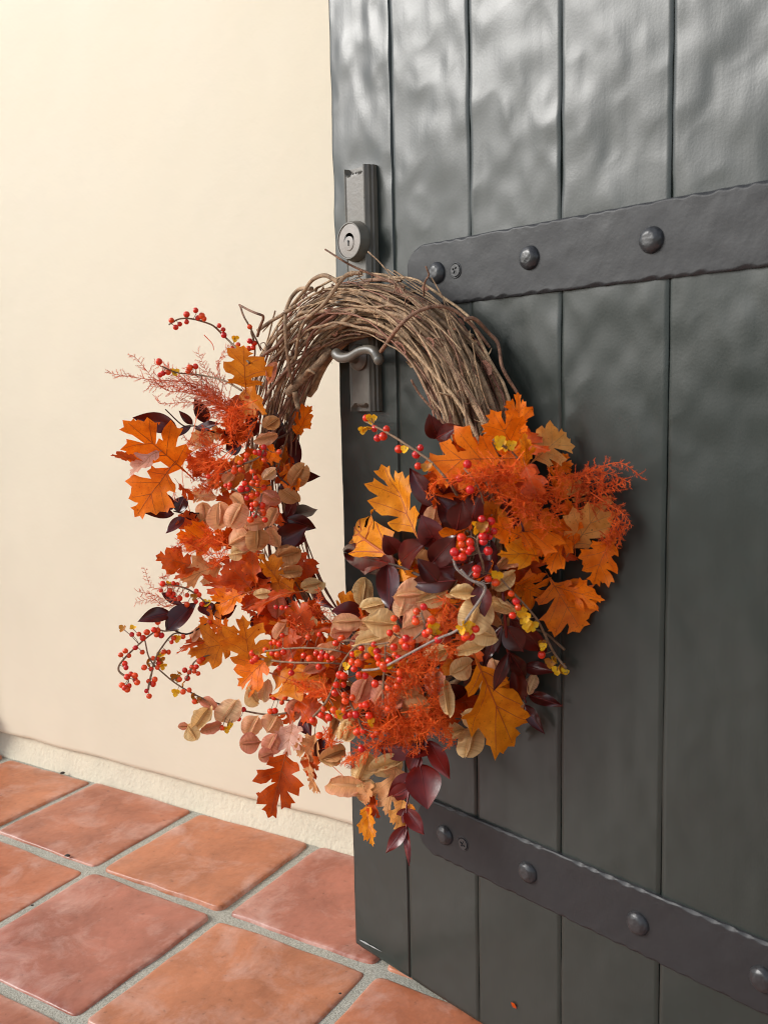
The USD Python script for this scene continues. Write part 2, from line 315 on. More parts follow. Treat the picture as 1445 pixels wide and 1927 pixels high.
# wall frame: x along, -y towards the room in front, z up; lower edge rounds under at z = .055
zb = .055
prof = [(0, 3.2), (0, 1.6), (0, .8), (0, .3), (0, .12), (0, zb + .016)] + [(.014 * (1 - math.cos(a)), zb + .014 - .014 * math.sin(a)) for a in np.linspace(.2, math.pi / 2, 7)] + [(.05, zb)]
xs = np.linspace(-.71, 2.2, 60)
pr = np.array(prof)
X, K = np.meshgrid(xs, np.arange(len(pr)), indexing='ij')
Yv, Zv = pr[K, 0], pr[K, 1]
Zv = Zv + np.where(K >= 5, .0035 * (meshkit.fbm(np.stack([X * 9, X * 0, X * 0], -1), 3, 4) - .5) * 2, 0)
obj('plaster_face', raw(np.stack([X, Yv, Zv], -1).reshape(-1, 3), grid_faces(len(xs), len(pr), flip=True)), M_wall, wall, smooth=50)
# base band: rough, slightly sloping out towards the floor
n1, n2 = 700, 22
xb = np.linspace(-.71, 1.3, n1); tb = np.linspace(0, 1, n2)
X, T = np.meshgrid(xb, tb, indexing='ij')
Zb = zb + .004 - (zb + .008) * T
Yb = .016 - .020 * T ** 1.2
q = np.stack([X * 210, T * 12, X * 0], -1)
Yb = Yb - .0011 * (meshkit.fbm(q, 3, 8) - .5) * 2 * np.clip(T * 6, 0, 1) - .004 * (meshkit.fbm(np.stack([X * 12, T, X * 0], -1), 2, 3) - .5)
obj('plaster_base', raw(np.stack([X, Yb, Zb], -1).reshape(-1, 3), grid_faces(n1, n2, flip=True)), M_base, wall, smooth=True)
post = thing('door_post', loc=W0 - WD_ * .765, rotz=math.atan2(WD_[1], WD_[0]), label='dark wooden post at the far left end of the cream wall', cat='post')
pb = trimesh.creation.box([.10, .10, 3.2]); pb.apply_translation([0, .020, 1.6]); obj('shaft', pb, M_post, post)
pb = trimesh.creation.box([.116, .13, .12]); pb.apply_translation([0, .020, .06]); obj('plinth', pb, M_post, post)
# the pier that carries the hinges, out of the picture on the right
pier = thing('hinge_pier', loc=D0 + DU * 1.02 - DN * .03, rotz=math.atan2(WD_[1], WD_[0]), label='cream plaster pier that carries the door hinges', cat='pier')
pb = trimesh.creation.box([.5, .62, 3.2]); pb.apply_translation([.27, .30, 1.6]); obj('pier_body', pb, M_wall, pier)

# ------------------------------------------------------------------ garden beyond, seen only as a reflection in the door
hedge = thing('hedge', loc=(-11, 0, 0), label='long clipped dark green hedge across the garden', cat='hedge')
M_hedge = leaf_mat('hedge_leaf', (.05, .075, .025), (.03, .05, .018), trans=.15, scale=8)
hv = rng.uniform([-.45, -14, 0], [.45, 14, 1.45], (9000, 3)); hv[:, 0] = np.sign(hv[:, 0]) * (.35 + .12 * rng.random(9000)); hv[6000:, 2] = 1.35 + .14 * rng.random(3000); hv[6000:, 0] = rng.uniform(-.45, .45, 3000)
d1 = rng.normal(0, .09, (9000, 3)); d2 = rng.normal(0, .09, (9000, 3))
obj('leaves', raw(np.stack([hv, hv + d1, hv + d2], 1).reshape(-1, 3), np.arange(27000).reshape(-1, 3)), M_hedge, hedge, kind='stuff')
hb = trimesh.creation.box([.7, 28, 1.38]); hb.apply_translation([0, 0, .67]); obj('inner_growth', hb, M_hedge, hedge)

# ------------------------------------------------------------------ door
door = thing('door', loc=D0, rotz=DROT, label='dark grey green plank door standing open in front of the wall', cat='door')
def dent(X, Z, seed):
    q = np.stack([X * 27, Z * 19, X * 0], -1)
    w1 = meshkit.fbm(q + .35 * np.stack([meshkit.noise(q * .7, seed + 5), meshkit.noise(q * .7, seed + 6), X * 0], -1), 2, seed)
    w1 = w1 + .22 * (1 - np.abs(2 * meshkit.noise(np.stack([X * 30 + Z * 12, Z * 22 - X * 10, X * 0], -1), seed + 40) - 1))
    w2 = meshkit.fbm(np.stack([X * 55, Z * 7, X * 0], -1), 2, seed + 20)
    return w1, w2
seams = [0.0, .128, .2665, .406, .545, .684, .822, .95]
ZT, ZB = 2.15, .010
for k in range(len(seams) - 1):
    x0, x1 = seams[k] + (.0007 if k else 0), seams[k + 1] - .0007
    nx, nz = 34, 520
    tx = np.linspace(0, 1, nx); tx = tx + .045 * np.sin(2 * math.pi * tx) * -1
    zz = np.linspace(ZB, ZT, nz)
    Tx, Zz = np.meshgrid(np.clip(tx, 0, 1), zz, indexing='ij')
    X = x0 + (x1 - x0) * Tx
    w1, w2 = dent(X, Zz, 31 + k * 7)
    amp = np.interp(Zz, [.2, .7, 1.0, 1.2], [.35, .55, .85, 1.0])
    Y = -(.0034 * (w1 - .5) + .0004 * (w2 - .5)) * amp
    ed = np.minimum(X - x0, x1 - X); re = .0012 if k else .004
    Y = Y + np.where(ed < re, re - np.sqrt(np.maximum(re ** 2 - (re - ed) ** 2, 0)), 0)
    eb = Zz - ZB
    Y = Y + np.where(eb < .003, .003 - np.sqrt(np.maximum(.003 ** 2 - (.003 - eb) ** 2, 0)), 0)
    # edges wander a little, as hand-hewn boards do
    wan = (meshkit.fbm(np.stack([Zz * 9, Zz * 0 + k, Zz * 0], -1), 3, 77) - .5) * .0014
    X = X + wan * np.where(Tx > .5, 1, -1) * np.abs(Tx * 2 - 1) ** 2 * (1 if k else np.where(Tx > .5, 1, .2))
    if k == 0:   # lower free corner is rounded off
        cr = .014
        dx, dz = np.maximum(cr - (X - x0), 0), np.maximum(cr - (Zz - ZB), 0)
        dd = np.hypot(dx, dz); s = np.where(dd > cr, cr / np.maximum(dd, 1e-9), 1)
        inn = (dx > 0) & (dz > 0)
        X = np.where(inn, x0 + cr - dx * s, X); Zz = np.where(inn, ZB + cr - dz * s, Zz)
    P = np.stack([X, Y, Zz], -1)
    # side walls going back
    Lw, Rw, Bw = P[0].copy(), P[-1].copy(), P[:, 0].copy()
    Lb, Rb, Bb = Lw + [0, .024, 0], Rw + [0, .024, 0], Bw + [0, .024, 0]
    ms = [raw(P.reshape(-1, 3), grid_faces(nx, nz)), raw(np.stack([Lb, Lw]).reshape(-1, 3), grid_faces(2, nz)), raw(np.stack([Rw, Rb]).reshape(-1, 3), grid_faces(2, nz)),
          raw(np.stack([Bw, Bb]).reshape(-1, 3), grid_faces(2, nx, flip=True))]
    obj('plank', join(ms), M_door, door, smooth=40)
cb = trimesh.creation.box([.946, .034, 2.13]); cb.apply_translation([.475, .007 + .017 + .004, ZB + .004 + 1.065]); obj('backing', cb, M_core, door)

def strap(z0, z1, zseed):
    x0, x1 = .156, .94
    th = .0055
    nx, nz = 330, 30
    # rows packed towards both edges
    s = np.concatenate([np.linspace(0, .10, 9), np.linspace(.14, .86, 12), np.linspace(.90, 1, 9)]); t = np.concatenate([np.linspace(0, .06, 46), np.linspace(.0625, 1, nx - 46)])
    T, S = np.meshgrid(t, s, indexing='ij')
    X = x0 + (x1 - x0) * T; h = z1 - z0
    # rounded left end
    cr = .034
    dx = np.maximum(cr - (X - x0), 0) / cr
    inset = cr * (1 - np.sqrt(np.maximum(1 - dx ** 2, 0)))
    inset = np.minimum(inset, cr * .88)
    zlo, zhi = z0 + inset, z1 - inset * .95
    edge_n = (meshkit.fbm(np.stack([X * 70, X * 0, X * 0], -1), 2, zseed) - .5) * .0008
    Zs = zlo - edge_n + (zhi - zlo + edge_n * 2) * S
    ed = np.minimum(np.minimum(S, 1 - S) * (zhi - zlo), X - x0)
    ph = X / .0215 + .6 * meshkit.noise(np.stack([X * 30, S * 0 + (S > .5) * 7.0, X * 0], -1), zseed + 3)
    bite = np.random.default_rng(zseed).uniform(.0, 1.0, 200)
    kb = np.floor(ph).astype(int) + (S > .5) * 90; fp = ph - np.floor(ph)
    sc = np.sin(math.pi * np.clip(fp * 1.15, 0, 1)) ** .7 * np.clip(bite[np.clip(kb, 0, 199)] * 1.5 - .15, 0, 1) * (fp ** .5)      # hammer bites along the edge
    depth = (.0013 + .0042 * sc)
    fall = np.clip(1 - ed / depth, 0, 1) ** 1.1 * (.0012 + .0026 * sc)
    q = np.stack([X * 45, Zs * 45, X * 0], -1)
    Y = -th + fall - .0011 * (meshkit.fbm(q, 3, zseed + 9) - .5)
    P = np.stack([X, Y, Zs], -1)
    ring_ = np.concatenate([P[:, 0], P[-1, 1:], P[::-1, -1][1:], P[0, ::-1][1:]])
    back = ring_ * [1, 0, 1] + [0, .001, 0]
    side = raw(np.stack([ring_, back]).reshape(-1, 3), grid_faces(2, len(ring_)))
    return join([raw(P.reshape(-1, 3), grid_faces(nx, len(s))), side])

def dome_head(x, z, r, h, seed, y0=-.0055):
    s = trimesh.creation.icosphere(4, 1.0); v = s.vertices
    n = v * (1 + .10 * (meshkit.fbm(v * 2.2, 3, seed)[:, None] - .5))
    n[:, 1] = np.where(n[:, 1] < 0, n[:, 1] * h, n[:, 1] * .001 )
    flat = 1 - .10 * np.clip((np.abs(v[:, 1]) - .85) / .15, 0, 1)
    n[:, 1] *= flat
    n[:, 0] *= r; n[:, 2] *= r
    return raw(n + [x, y0, z], s.faces)
def screw_head(x, z, r=.0082, y0=-.0055):
    import manifold3d as m3
    c = m3.Manifold.cylinder(.003, r, r * .93, 40)
    for w in ((r * 1.15, r * .28), (r * .28, r * 1.15)):
        c = c - m3.Manifold.cube([w[0], w[1], .003], True).translate([0, 0, .003])
    mm = c.to_mesh(); v = np.array(mm.vert_properties[:, :3])
    a = .5; v[:, :2] = v[:, :2] @ np.array([[math.cos(a), -math.sin(a)], [math.sin(a), math.cos(a)]])
    v = np.stack([v[:, 0], -v[:, 2], v[:, 1]], 1) + [x, y0 + .0012, z]
    return raw(v, np.array(mm.tri_verts))
for z0, z1, zr, us, sd in ((1.009, 1.090, 1.0505, (.212, .364, .526, .68, .83), 3), (.235, .317, .2740, (.211, .358, .520, .669, .82), 15)):
    st = obj('strap', strap(z0, z1, sd), M_strap, door, smooth=50, label='upper iron strap hinge with hammered edges' if z0 > .5 else 'lower iron strap hinge, darker, with hammered edges')
    for k, u in enumerate(us):
        obj('rivet', dome_head(u, zr + .001 * (k % 2), .0142, .0088, sd * 3 + k), M_rivet, st, smooth=True)
    obj('screw', screw_head(.2455, zr - .0005), M_rivet, st, smooth=30)
    tor = trimesh.creation.torus(.0092, .0012, 32, 8); tor.vertices = np.stack([tor.vertices[:, 0], tor.vertices[:, 2], tor.vertices[:, 1]], 1); tor.apply_translation([.2455, -.0053, zr - .0005])
    obj('screw_collar', raw(tor.vertices, tor.faces[:, ::-1]), M_strap, st, smooth=True)

# escutcheon plate: moulded long sides, carved ends
def plate_mesh():
    u0, u1, z0, z1 = .041, .0955, .871, 1.209
    a = np.array([(0, 0), (0, -.007), (.0022, -.0085), (.0026, -.0125), (.005, -.0145), (.0062, -.0178), (.0078, -.0186), (.0095, -.0172)])
    left = np.stack([u0 + a[:, 0], a[:, 1]], 1); right = np.stack([u1 - a[::-1, 0], a[::-1, 1]], 1)
    mid = np.stack([np.linspace(left[-1, 0], right[0, 0], 18)[1:-1], np.full(16, -.0172)], 1)
    pr = np.vstack([left, mid, right])
    e = np.array([0, .0006, .0018, .003, .0045, .006, .008, .010, .012, .014, .017, .021]); zz = np.concatenate([z0 + e, np.linspace(z0 + .04, z1 - .04, 12), z1 - e[::-1]])
    K, Zz = np.meshgrid(np.arange(len(pr)), zz, indexing='ij')
    U, Y = pr[K, 0], pr[K, 1].copy()
    c = (U - (u0 + u1) / 2) / ((u1 - u0) / 2 - .0095)
    inner = np.abs(c) <= 1.001
    # scalloped ends: three little waves cut down into the face near the ends
    wave = .0075 + .0040 * np.abs(np.sin(1.5 * math.pi * (c + 1))) - .003 * (np.abs(c) < .12)
    for end in (Zz - z0, z1 - Zz):
        cut = np.clip((wave - end) / .003, 0, 1)
        Y = np.where(inner, Y + .0075 * cut, Y)
    P = np.stack([U, Y, Zz], -1)
    top = np.stack([P[:, -1], P[:, -1] * [1, 0, 1]]); bot = np.stack([P[:, 0] * [1, 0, 1], P[:, 0]])
    return join([raw(P.reshape(-1, 3), grid_faces(len(pr), len(zz))), raw(top.reshape(-1, 3), grid_faces(2, len(pr), flip=True)), raw(bot.reshape(-1, 3), grid_faces(2, len(pr), flip=True))])
obj('handle_plate', plate_mesh(), M_bronze, door, smooth=35)
def lathe(prof, x, z, n=48):
    """profile (radius, y) turned round the y axis through x, z"""
    a = np.linspace(0, 2 * math.pi, n + 1)
    pr = np.asarray(prof, float)
    v = np.stack([x + pr[:, None, 0] * np.cos(a), np.broadcast_to(pr[:, None, 1], (len(pr), n + 1)), z + pr[:, None, 0] * np.sin(a)], -1)
    return raw(v.reshape(-1, 3), grid_faces(len(pr), n + 1, flip=False))
LX, LZ = .069, 1.108
cyl = obj('lock_cylinder', lathe([(.0280, -.017), (.0280, -.020), (.0272, -.022), (.0256, -.0310), (.0248, -.0322), (.0234, -.0322), (.0229, -.0314), (.0226, -.0308)], LX, LZ), M_bronze, door, smooth=35)
obj('cylinder_face', lathe([(.0229, -.0296), (.0226, -.0310), (.0106, -.0314), (.0104, -.0308)], LX, LZ), M_bronze2, cyl, smooth=30)
obj('key_plug', lathe([(.0100, -.0298), (.0098, -.0320), (.0090, -.0324), (.00001, -.0324)], LX, LZ - .004), M_bronze2, cyl, smooth=30)
kh = join([trimesh.creation.cylinder(.0016, .0016, sections=20, transform=trimesh.transformations.rotation_matrix(math.pi / 2, [1, 0, 0])), trimesh.creation.box([.0013, .0016, .006], transform=trimesh.transformations.translation_matrix([0, 0, -.003]))])
kh.apply_translation([LX, -.0326, LZ - .001]); obj('keyhole', kh, M_black, cyl)
# lever: neck comes out of the plate, turns towards the hinges in an S and ends in a small scroll
path = [(.068, -.010, .948), (.068, -.035, .948), (.0695, -.055, .950), (.076, -.0655, .9515), (.088, -.0675, .946), (.105, -.0670, .9465), (.124, -.0660, .9530), (.141, -.0650, .9545), (.153, -.0645, .9500), (.1595, -.0640, .9405)]
lp = spline(path, 60); rr = np.interp(np.linspace(0, 1, 60), [0, .2, .33, .42, .6, .8, .9, 1], [.0080, .0076, .0080, .0074, .0058, .0060, .0070, .0068])
lever = tube(lp, rr, 18)
knob = trimesh.creation.icosphere(3, 1.0); knob.apply_scale([.0072, .0070, .0076]); knob.apply_translation(path[-1])
rose = lathe([(.019, -.016), (.019, -.0205), (.016, -.0235), (.0095, -.025), (.0088, -.028)], .068, .948)
lv = obj('lever_handle', join([lever, knob]), M_bronze, door, smooth=True)
obj('lever_rose', rose, M_bronze, lv, smooth=35)

# ------------------------------------------------------------------ wreath
UC, ZC, RA, RB, WC = .105, .760, .224, .257, .046
WO = np.array([UC, 0, ZC - RB - .05])                                  # wreath's base, in the door's frame
wreath = thing('wreath', loc=D0 + DU * WO[0] + np.array([0, 0, WO[2]]), rotz=DROT,
               label='autumn wreath of grapevine, orange oak leaves and red berries hanging on the door handle', cat='wreath')
th_ = np.linspace(0, 2 * math.pi, 181)[:-1]
RING = np.stack([UC + RA * np.cos(th_), np.full(180, -WC), ZC + RB * np.sin(th_)], 1)
def sdf(P):
    return np.sqrt(((P[:, None] - RING[None]) ** 2).sum(-1)).min(1)
def on(x, y, R=.085, minw=.012):
    """first point, along the line of sight through x, y, that lies R from the ring's core; the nearest point to the ring where that line misses"""
    d = ray(x, y); dd = np.array([d @ DU, -(d @ DN), d[2]])
    t = np.linspace(1.0, 1.85, 340); P = CAMD + dd * t[:, None]
    ok = (-P[:, 1] > minw) | (P[:, 0] < -.02)
    P = P[ok]
    s = sdf(P)
    hit = np.nonzero(s < R)[0]
    return P[hit[0]] if len(hit) else P[np.argmin(s)]
def px2m(px, p):
    return px / F * np.linalg.norm(p - CAMD)
def put(name, mesh, material, parent=None, **kw):
    mesh = raw(mesh.vertices - WO, mesh.faces)
    return obj(name, mesh, material, parent or wreath, **kw)

K1, K2, K3, K4, K5 = (180, 540, 3.284), (180, 1000, 3.0104), (560, 1050, 2.676), (620, 740, 2.408), (440, 460, 2.4914)
def kp(k, x, y): return k[0] + x / k[2], k[1] + y / k[2]

# --- grapevine strands
def strand(t0, t1, rho, phi, r, seed, twist=.6, wig=.012, n=None, taper=.6):
    n = n or max(14, int(abs(t1 - t0) * 15))
    t = np.linspace(t0, t1, n); s = np.linspace(0, 1, n)
    w = wob(t * 2.1 + seed * 1.7, seed) * wig
    ph = phi + twist * (t - t0) + w[:, 0] * 25
    rr_ = rho * (1 + .25 * w[:, 1] / max(wig, 1e-6))
    rad, off = rr_ * np.cos(ph) + w[:, 1], rr_ * np.sin(ph) + w[:, 2]
    wy = np.maximum(WC + off, .004 + r)
    if seed < 300:
        q = np.random.default_rng(seed); st = np.clip((s - q.uniform(.74, .9)) / .2, 0, 1) ** 1.6 * max(0, q.normal(.004, .018)) + np.clip((q.uniform(.08, .2) - s) / .2, 0, 1) ** 1.6 * max(0, q.normal(.0, .014))
        rad = rad + st; wy = wy + st * q.uniform(-.2, .7)
    P = np.stack([UC + (RA + rad) * np.cos(t), -np.maximum(wy, .004 + r), ZC + (RB + rad) * np.sin(t)], 1)
    rad_ = r * (1 - (1 - taper) * s) * (1 + .10 * wob(t * 9, seed + 3)[:, 0])
    nodes = (np.abs(((t * .24 / .065 + seed * .37) % 1) - .5) > .44); rad_ = rad_ * np.where(nodes, 1.28, 1.0)
    return P, rad_
vr = np.random.default_rng(21)
for k in range(150):
    thick = vr.random()
    r = .0008 + .0009 * vr.random() if thick < .44 else (.0017 + .0013 * vr.random() if thick < .86 else .0030 + .0014 * vr.random())
    t0 = vr.uniform(-.5, 2.9) if k < 126 else vr.uniform(2.6, 6.0)
    span = vr.uniform(1.1, 3.0)
    rho = .045 * vr.random() ** .38; phi = vr.uniform(0, 2 * math.pi)
    P, R_ = strand(t0 - span / 2, t0 + span / 2, rho, phi, r, 100 + k, twist=vr.uniform(-1.4, 1.4), wig=.005 + .016 * vr.random() ** 2)
    ms = [tube(P, R_, 7 if r > .003 else 5)]
    # short side spurs
    for _ in range(vr.integers(1, 5)):
        i = int(vr.integers(2, len(P) - 3)); d = P[i + 1] - P[i]; d /= np.linalg.norm(d); o = vr.normal(size=3); o -= d * (o @ d); o /= np.linalg.norm(o)
        ln = vr.uniform(.006, .02); e = P[i] + (d * .7 + o * .8) * ln
        if -e[1] > .004: ms.append(tube(np.stack([P[i], (P[i] + e) / 2 + o * .001, e]), [r * .5, r * .4, r * .25], 4))
    put('vine_strand', join(ms), M_bark[int(vr.choice(4, p=[.42, .26, .12, .20]))], smooth=True)
# the thick canes along the inner edge at the top
for k, (t0, t1, rho, phi, r) in enumerate(((.25, 2.5, .040, 3.35, .0072), (.9, 2.9, .036, 3.9, .0066), (.05, 1.6, .034, 3.0, .0075), (.1, 1.35, .030, 4.2, .0062), (1.2, 2.75, .028, 4.4, .0080), (.0, 1.1, .020, 4.6, .0058))):
    P, R_ = strand(t0, t1, rho, phi, r, 300 + k, twist=.25, wig=.005, taper=.85)
    put('vine_cane', tube(P, R_, 10), M_bark[3 if k % 2 == 0 else 0], smooth=True)
# tied loops and named stray twigs, [(crop points)], radius, lift
def stray(name, k, pts, r, R, m, taper=.5, n=40, minw=.012):
    P = spline([on(*kp(k, *p[:2]), p[2] if len(p) > 2 else R, minw) for p in pts], n)
    P = P + wob(np.linspace(0, 3, n), len(pts) + int(pts[0][0])) * .0012
    s = np.linspace(1, taper, n)
    return put(name, tube(P, r * s * (1 + .1 * wob(np.linspace(0, 9, n), 5)[:, 0]), 7), m, smooth=True)
stray('tie_vine', K5, [(690, 500, .04), (715, 465, .048), (770, 390, .052), (850, 320, .054), (950, 288, .054), (1040, 310, .053), (1130, 390, .052), (1200, 480, .05)], .0028, .052, M_bark[1], .7)
stray('tie_vine', K5, [(600, 130, .05), (520, 150, .052), (420, 280, .053), (330, 360, .053), (300, 450, .05), (290, 540, .045)], .0030, .05, M_bark[0], .7)
stray('tie_vine', K5, [(365, 205, .05), (300, 215, .052), (250, 290, .053), (240, 400, .054), (255, 560, .054), (275, 660, .05), (300, 760, .05)], .0030, .052, M_bark[0], .7)
stray('tie_vine', K5, [(490, 175, .052), (430, 145, .06), (370, 165, .06), (330, 215, .055), (260, 300, .05)], .0032, .05, M_bark[0], .7)
stray('stray_twig', K5, [(430, 22, .1), (500, 68, .09), (570, 105, .07), (680, 150, .055), (800, 200, .052)], .0012, .06, M_bark[1], 1.5)
stray('stray_twig', K5, [(900, 100, .1), (915, 140, .09), (895, 180, .08), (890, 240, .055)], .0010, .06, M_bark[1], 1.3)
stray('stray_twig', K1, [(1000, 300, .07), (1018, 240, .08), (1035, 182, .09), (990, 160, .1), (935, 135, .1), (890, 110, .1)], .0022, .06, M_bark[1], .7)
stray('stray_twig', K1, [(890, 110, .1), (915, 180, .1), (955, 250, .09), (1000, 340, .08), (1022, 390, .06)], .0015, .06, M_bark[1], .8)
stray('stray_twig', K1, [(1000, 270, .07), (1080, 215, .06), (1160, 165, .055), (1240, 110, .05)], .0026, .06, M_bark[0], 1.0)
stray('stray_twig', K5, [(455, 490, .045), (400, 560, .06), (330, 620, .05), (250, 700, .05)], .0052, .05, M_bark[0], 1.2)
stray('stray_twig', K5, [(330, 620, .052), (350, 590, .07), (380, 605, .075)], .0030, .05, M_bark[0], .6, 12)
stray('stray_twig', K5, [(285, 690, .055), (295, 740, .06), (302, 770, .07)], .0042, .05, M_bark[0], .8, 12)
stray('stray_twig', K1, [(1240, 740, .06), (1170, 850, .05), (1130, 900, .05), (1100, 1010, .05), (1120, 1150, .06), (1190, 1225, .08)], .0016, .05, M_dark_stem, .8)
stray('stray_twig', K1, [(1210, 880, .075), (1170, 915, .06), (1110, 940, .05)], .0020, .05, M_dark_stem, .9, 14)
stray('stray_twig', K5, [(830, 635, .08), (870, 700, .07), (930, 770, .06), (990, 840, .05)], .0012, .05, M_bark[1], 1.5)
stray('stray_twig', K5, [(1080, 350, .055), (1130, 350, .06), (1200, 420, .057), (1240, 470, .056), (1260, 580, .056), (1330, 700, .056)], .0026, .05, M_bark[1], .8)
for k, (t0, ln) in enumerate(((2.05, .08), (1.9, .06), (1.65, .05), (1.35, .05), (1.15, .045), (.95, .05), (.75, .04), (.5, .04), (2.3, .06), (2.5, .05))):   # curly tendrils
    a0 = vr.uniform(0, 6.28); c = np.array([UC + (RA + .030) * math.cos(t0), -WC - .035, ZC + (RB + .030) * math.sin(t0)])
    s = np.linspace(0, 1, 34); ang = a0 + s * vr.uniform(4, 9); rr_ = ln * .35 * (1 - .7 * s)
    P = c + np.stack([np.cumsum(np.cos(ang)) * ln / 34, .006 * np.sin(ang * 1.3), np.cumsum(np.sin(ang)) * ln / 34], 1)
    put('tendril', tube(P, .0007, 4), M_bark[1], smooth=True)
# corky vines with torn bark, a line of chips along each
for k, (t0, t1, rho, phi) in enumerate(((.25, 1.45, .040, 5.0), (.15, 1.2, .036, 5.5), (.3, 1.0, .041, 4.6))):
    P, R_ = strand(t0, t1, rho, phi, .0042, 340 + k, twist=-.3, wig=.004, n=60, taper=.8)
    ms = [tube(P, R_, 8)]
    for i in range(150):
        j = int(vr.integers(1, 58)); o = vr.normal(size=3); o /= np.linalg.norm(o); c = P[j] + o * R_[j] + (P[j + 1] - P[j]) * vr.random()
        tri = c + vr.normal(0, .0016, (3, 3)); ms.append(raw(np.vstack([tri, c + o * .0012]), [(0, 1, 3), (1, 2, 3), (2, 0, 3)]))
    put('corky_vine', join(ms), M_bark[3], smooth=False)
# scraps of loose bark caught between the strands
for k in range(40):
    t0 = vr.uniform(.0, 2.7); ph = vr.uniform(3.6, 6.6); rho = .043
    c = np.array([UC + (RA + rho * math.cos(ph)) * math.cos(t0), -max(WC - rho * math.sin(ph), .01), ZC + (RB + rho * math.cos(ph)) * math.sin(t0)])
    tdir = np.array([-RA * math.sin(t0), 0, RB * math.cos(t0)]); tdir /= np.linalg.norm(tdir)
    s = np.linspace(-1, 1, 5); side = vr.normal(size=3); side -= tdir * (side @ tdir); side /= np.linalg.norm(side)
    ln, wd = vr.uniform(.006, .013), vr.uniform(.001, .003); bend = np.cross(tdir, side)
    v = np.concatenate([[c + tdir * a * ln + side * wd * sg * (1 - a * a * .7) + bend * (.004 * a * a + .0015 * sg) for a in s] for sg in (-1, 1)])
    put('bark_scrap', raw(v, grid_faces(2, 5)), M_bark[2 if k % 3 else 3])

# --- leaves
VIEW = lambda p: (CAMD - p) / np.linalg.norm(CAMD - p)
def frame(A, B, roll):
    X = B - A; Ln = np.linalg.norm(X); X = X / Ln
    N = VIEW((A + B) / 2) * .85 + np.array([0, -.25, .12]); N -= X * (N @ X); N /= np.linalg.norm(N)
    Y = np.cross(N, X)
    c, s = math.cos(roll), math.sin(roll)
    return X, c * Y + s * N, c * N - s * Y, Ln
def oak_outline(r):
    """lobed leaf, length 1, half width .5: lobes that widen outwards, toothed ends, rounded bays between; returns polygon and the lobes' tips"""
    body = Polygon([(0, .010), (.10, .020), (.22, .095), (.5, .115), (.72, .09), (.8, .0), (.72, -.09), (.5, -.115), (.22, -.095), (.10, -.020), (0, -.010)])
    tips, lobes = [], [body]
    def lobe(x0, ang, ln, w0, w1, teeth):
        c, s_ = math.cos(ang), math.sin(ang)
        pts = [(-.02, -w0), (ln * .55, -w1 * .62), (ln * .80, -w1 * 1.0)]
        if teeth > 1: pts += [(ln * .80, -w1 * .52)]
        else: pts += [(ln * .86, -w1 * .5)]
        pts += [(ln * r.uniform(.97, 1.05), r.uniform(-.10, .15) * w1)]
        if teeth > 2: pts += [(ln * .84, w1 * .45), (ln * .90, w1 * .98), (ln * .62, w1 * .80)]
        else: pts += [(ln * .80, w1 * .62), (ln * .62, w1 * .80)]
        pts += [(ln * .45, w1 * .60), (-.02, w0)]
        return Polygon([(x0 + a * c - b * s_, a * s_ + b * c) for a, b in pts]).buffer(0), (x0 + ln * c, ln * s_)
    for sg in (1, -1):
        for x0, ang, ln, w1 in ((.16, 60, .31, .10), (.33, 50, .50, .145), (.56, 42, .41, .125)):
            p, t_ = lobe(x0 + r.uniform(-.03, .03), sg * math.radians(ang + r.uniform(-7, 7)), ln * r.uniform(.86, 1.12), .055, w1 * r.uniform(.85, 1.2), int(r.integers(1, 4)))
            lobes.append(p); tips.append((t_[0], t_[1], x0))
    p, t_ = lobe(.66, math.radians(r.uniform(-6, 6)), .36, .07, .12 * r.uniform(.8, 1.2), 3); lobes.append(p); tips.append((.97, .0, .9))
    from shapely import unary_union
    poly = unary_union(lobes)
    if poly.geom_type != 'Polygon': poly = max(poly.geoms, key=lambda g_: g_.area)
    rb = r.uniform(.020, .034)
    poly = Polygon(poly.exterior).buffer(rb).buffer(-rb, join_style=2, mitre_limit=6)
    if poly.geom_type != 'Polygon': poly = max(poly.geoms, key=lambda g_: g_.area)
    from shapely import affinity
    hw = max(abs(poly.bounds[1]), abs(poly.bounds[3]))
    poly = affinity.scale(poly, 1, .5 / hw, origin=(0, 0)); tips = [(a, b * .5 / hw, c) for a, b, c in tips]
    holes = [h for h in poly.interiors if Polygon(h).area > .0006]
    poly = Polygon(poly.exterior, holes)
    for _ in range(int(r.integers(0, 2))):
        hx, hy = r.uniform(.3, .7), r.uniform(-.2, .2)
        hole = Polygon([(hx + (.010 + .010 * r.random()) * math.cos(a), hy + (.010 + .01 * r.random()) * math.sin(a)) for a in np.linspace(0, 6.283, 8)[:-1]])
        if poly.buffer(-.02).contains(hole): poly = poly.difference(hole)
    return poly, tips
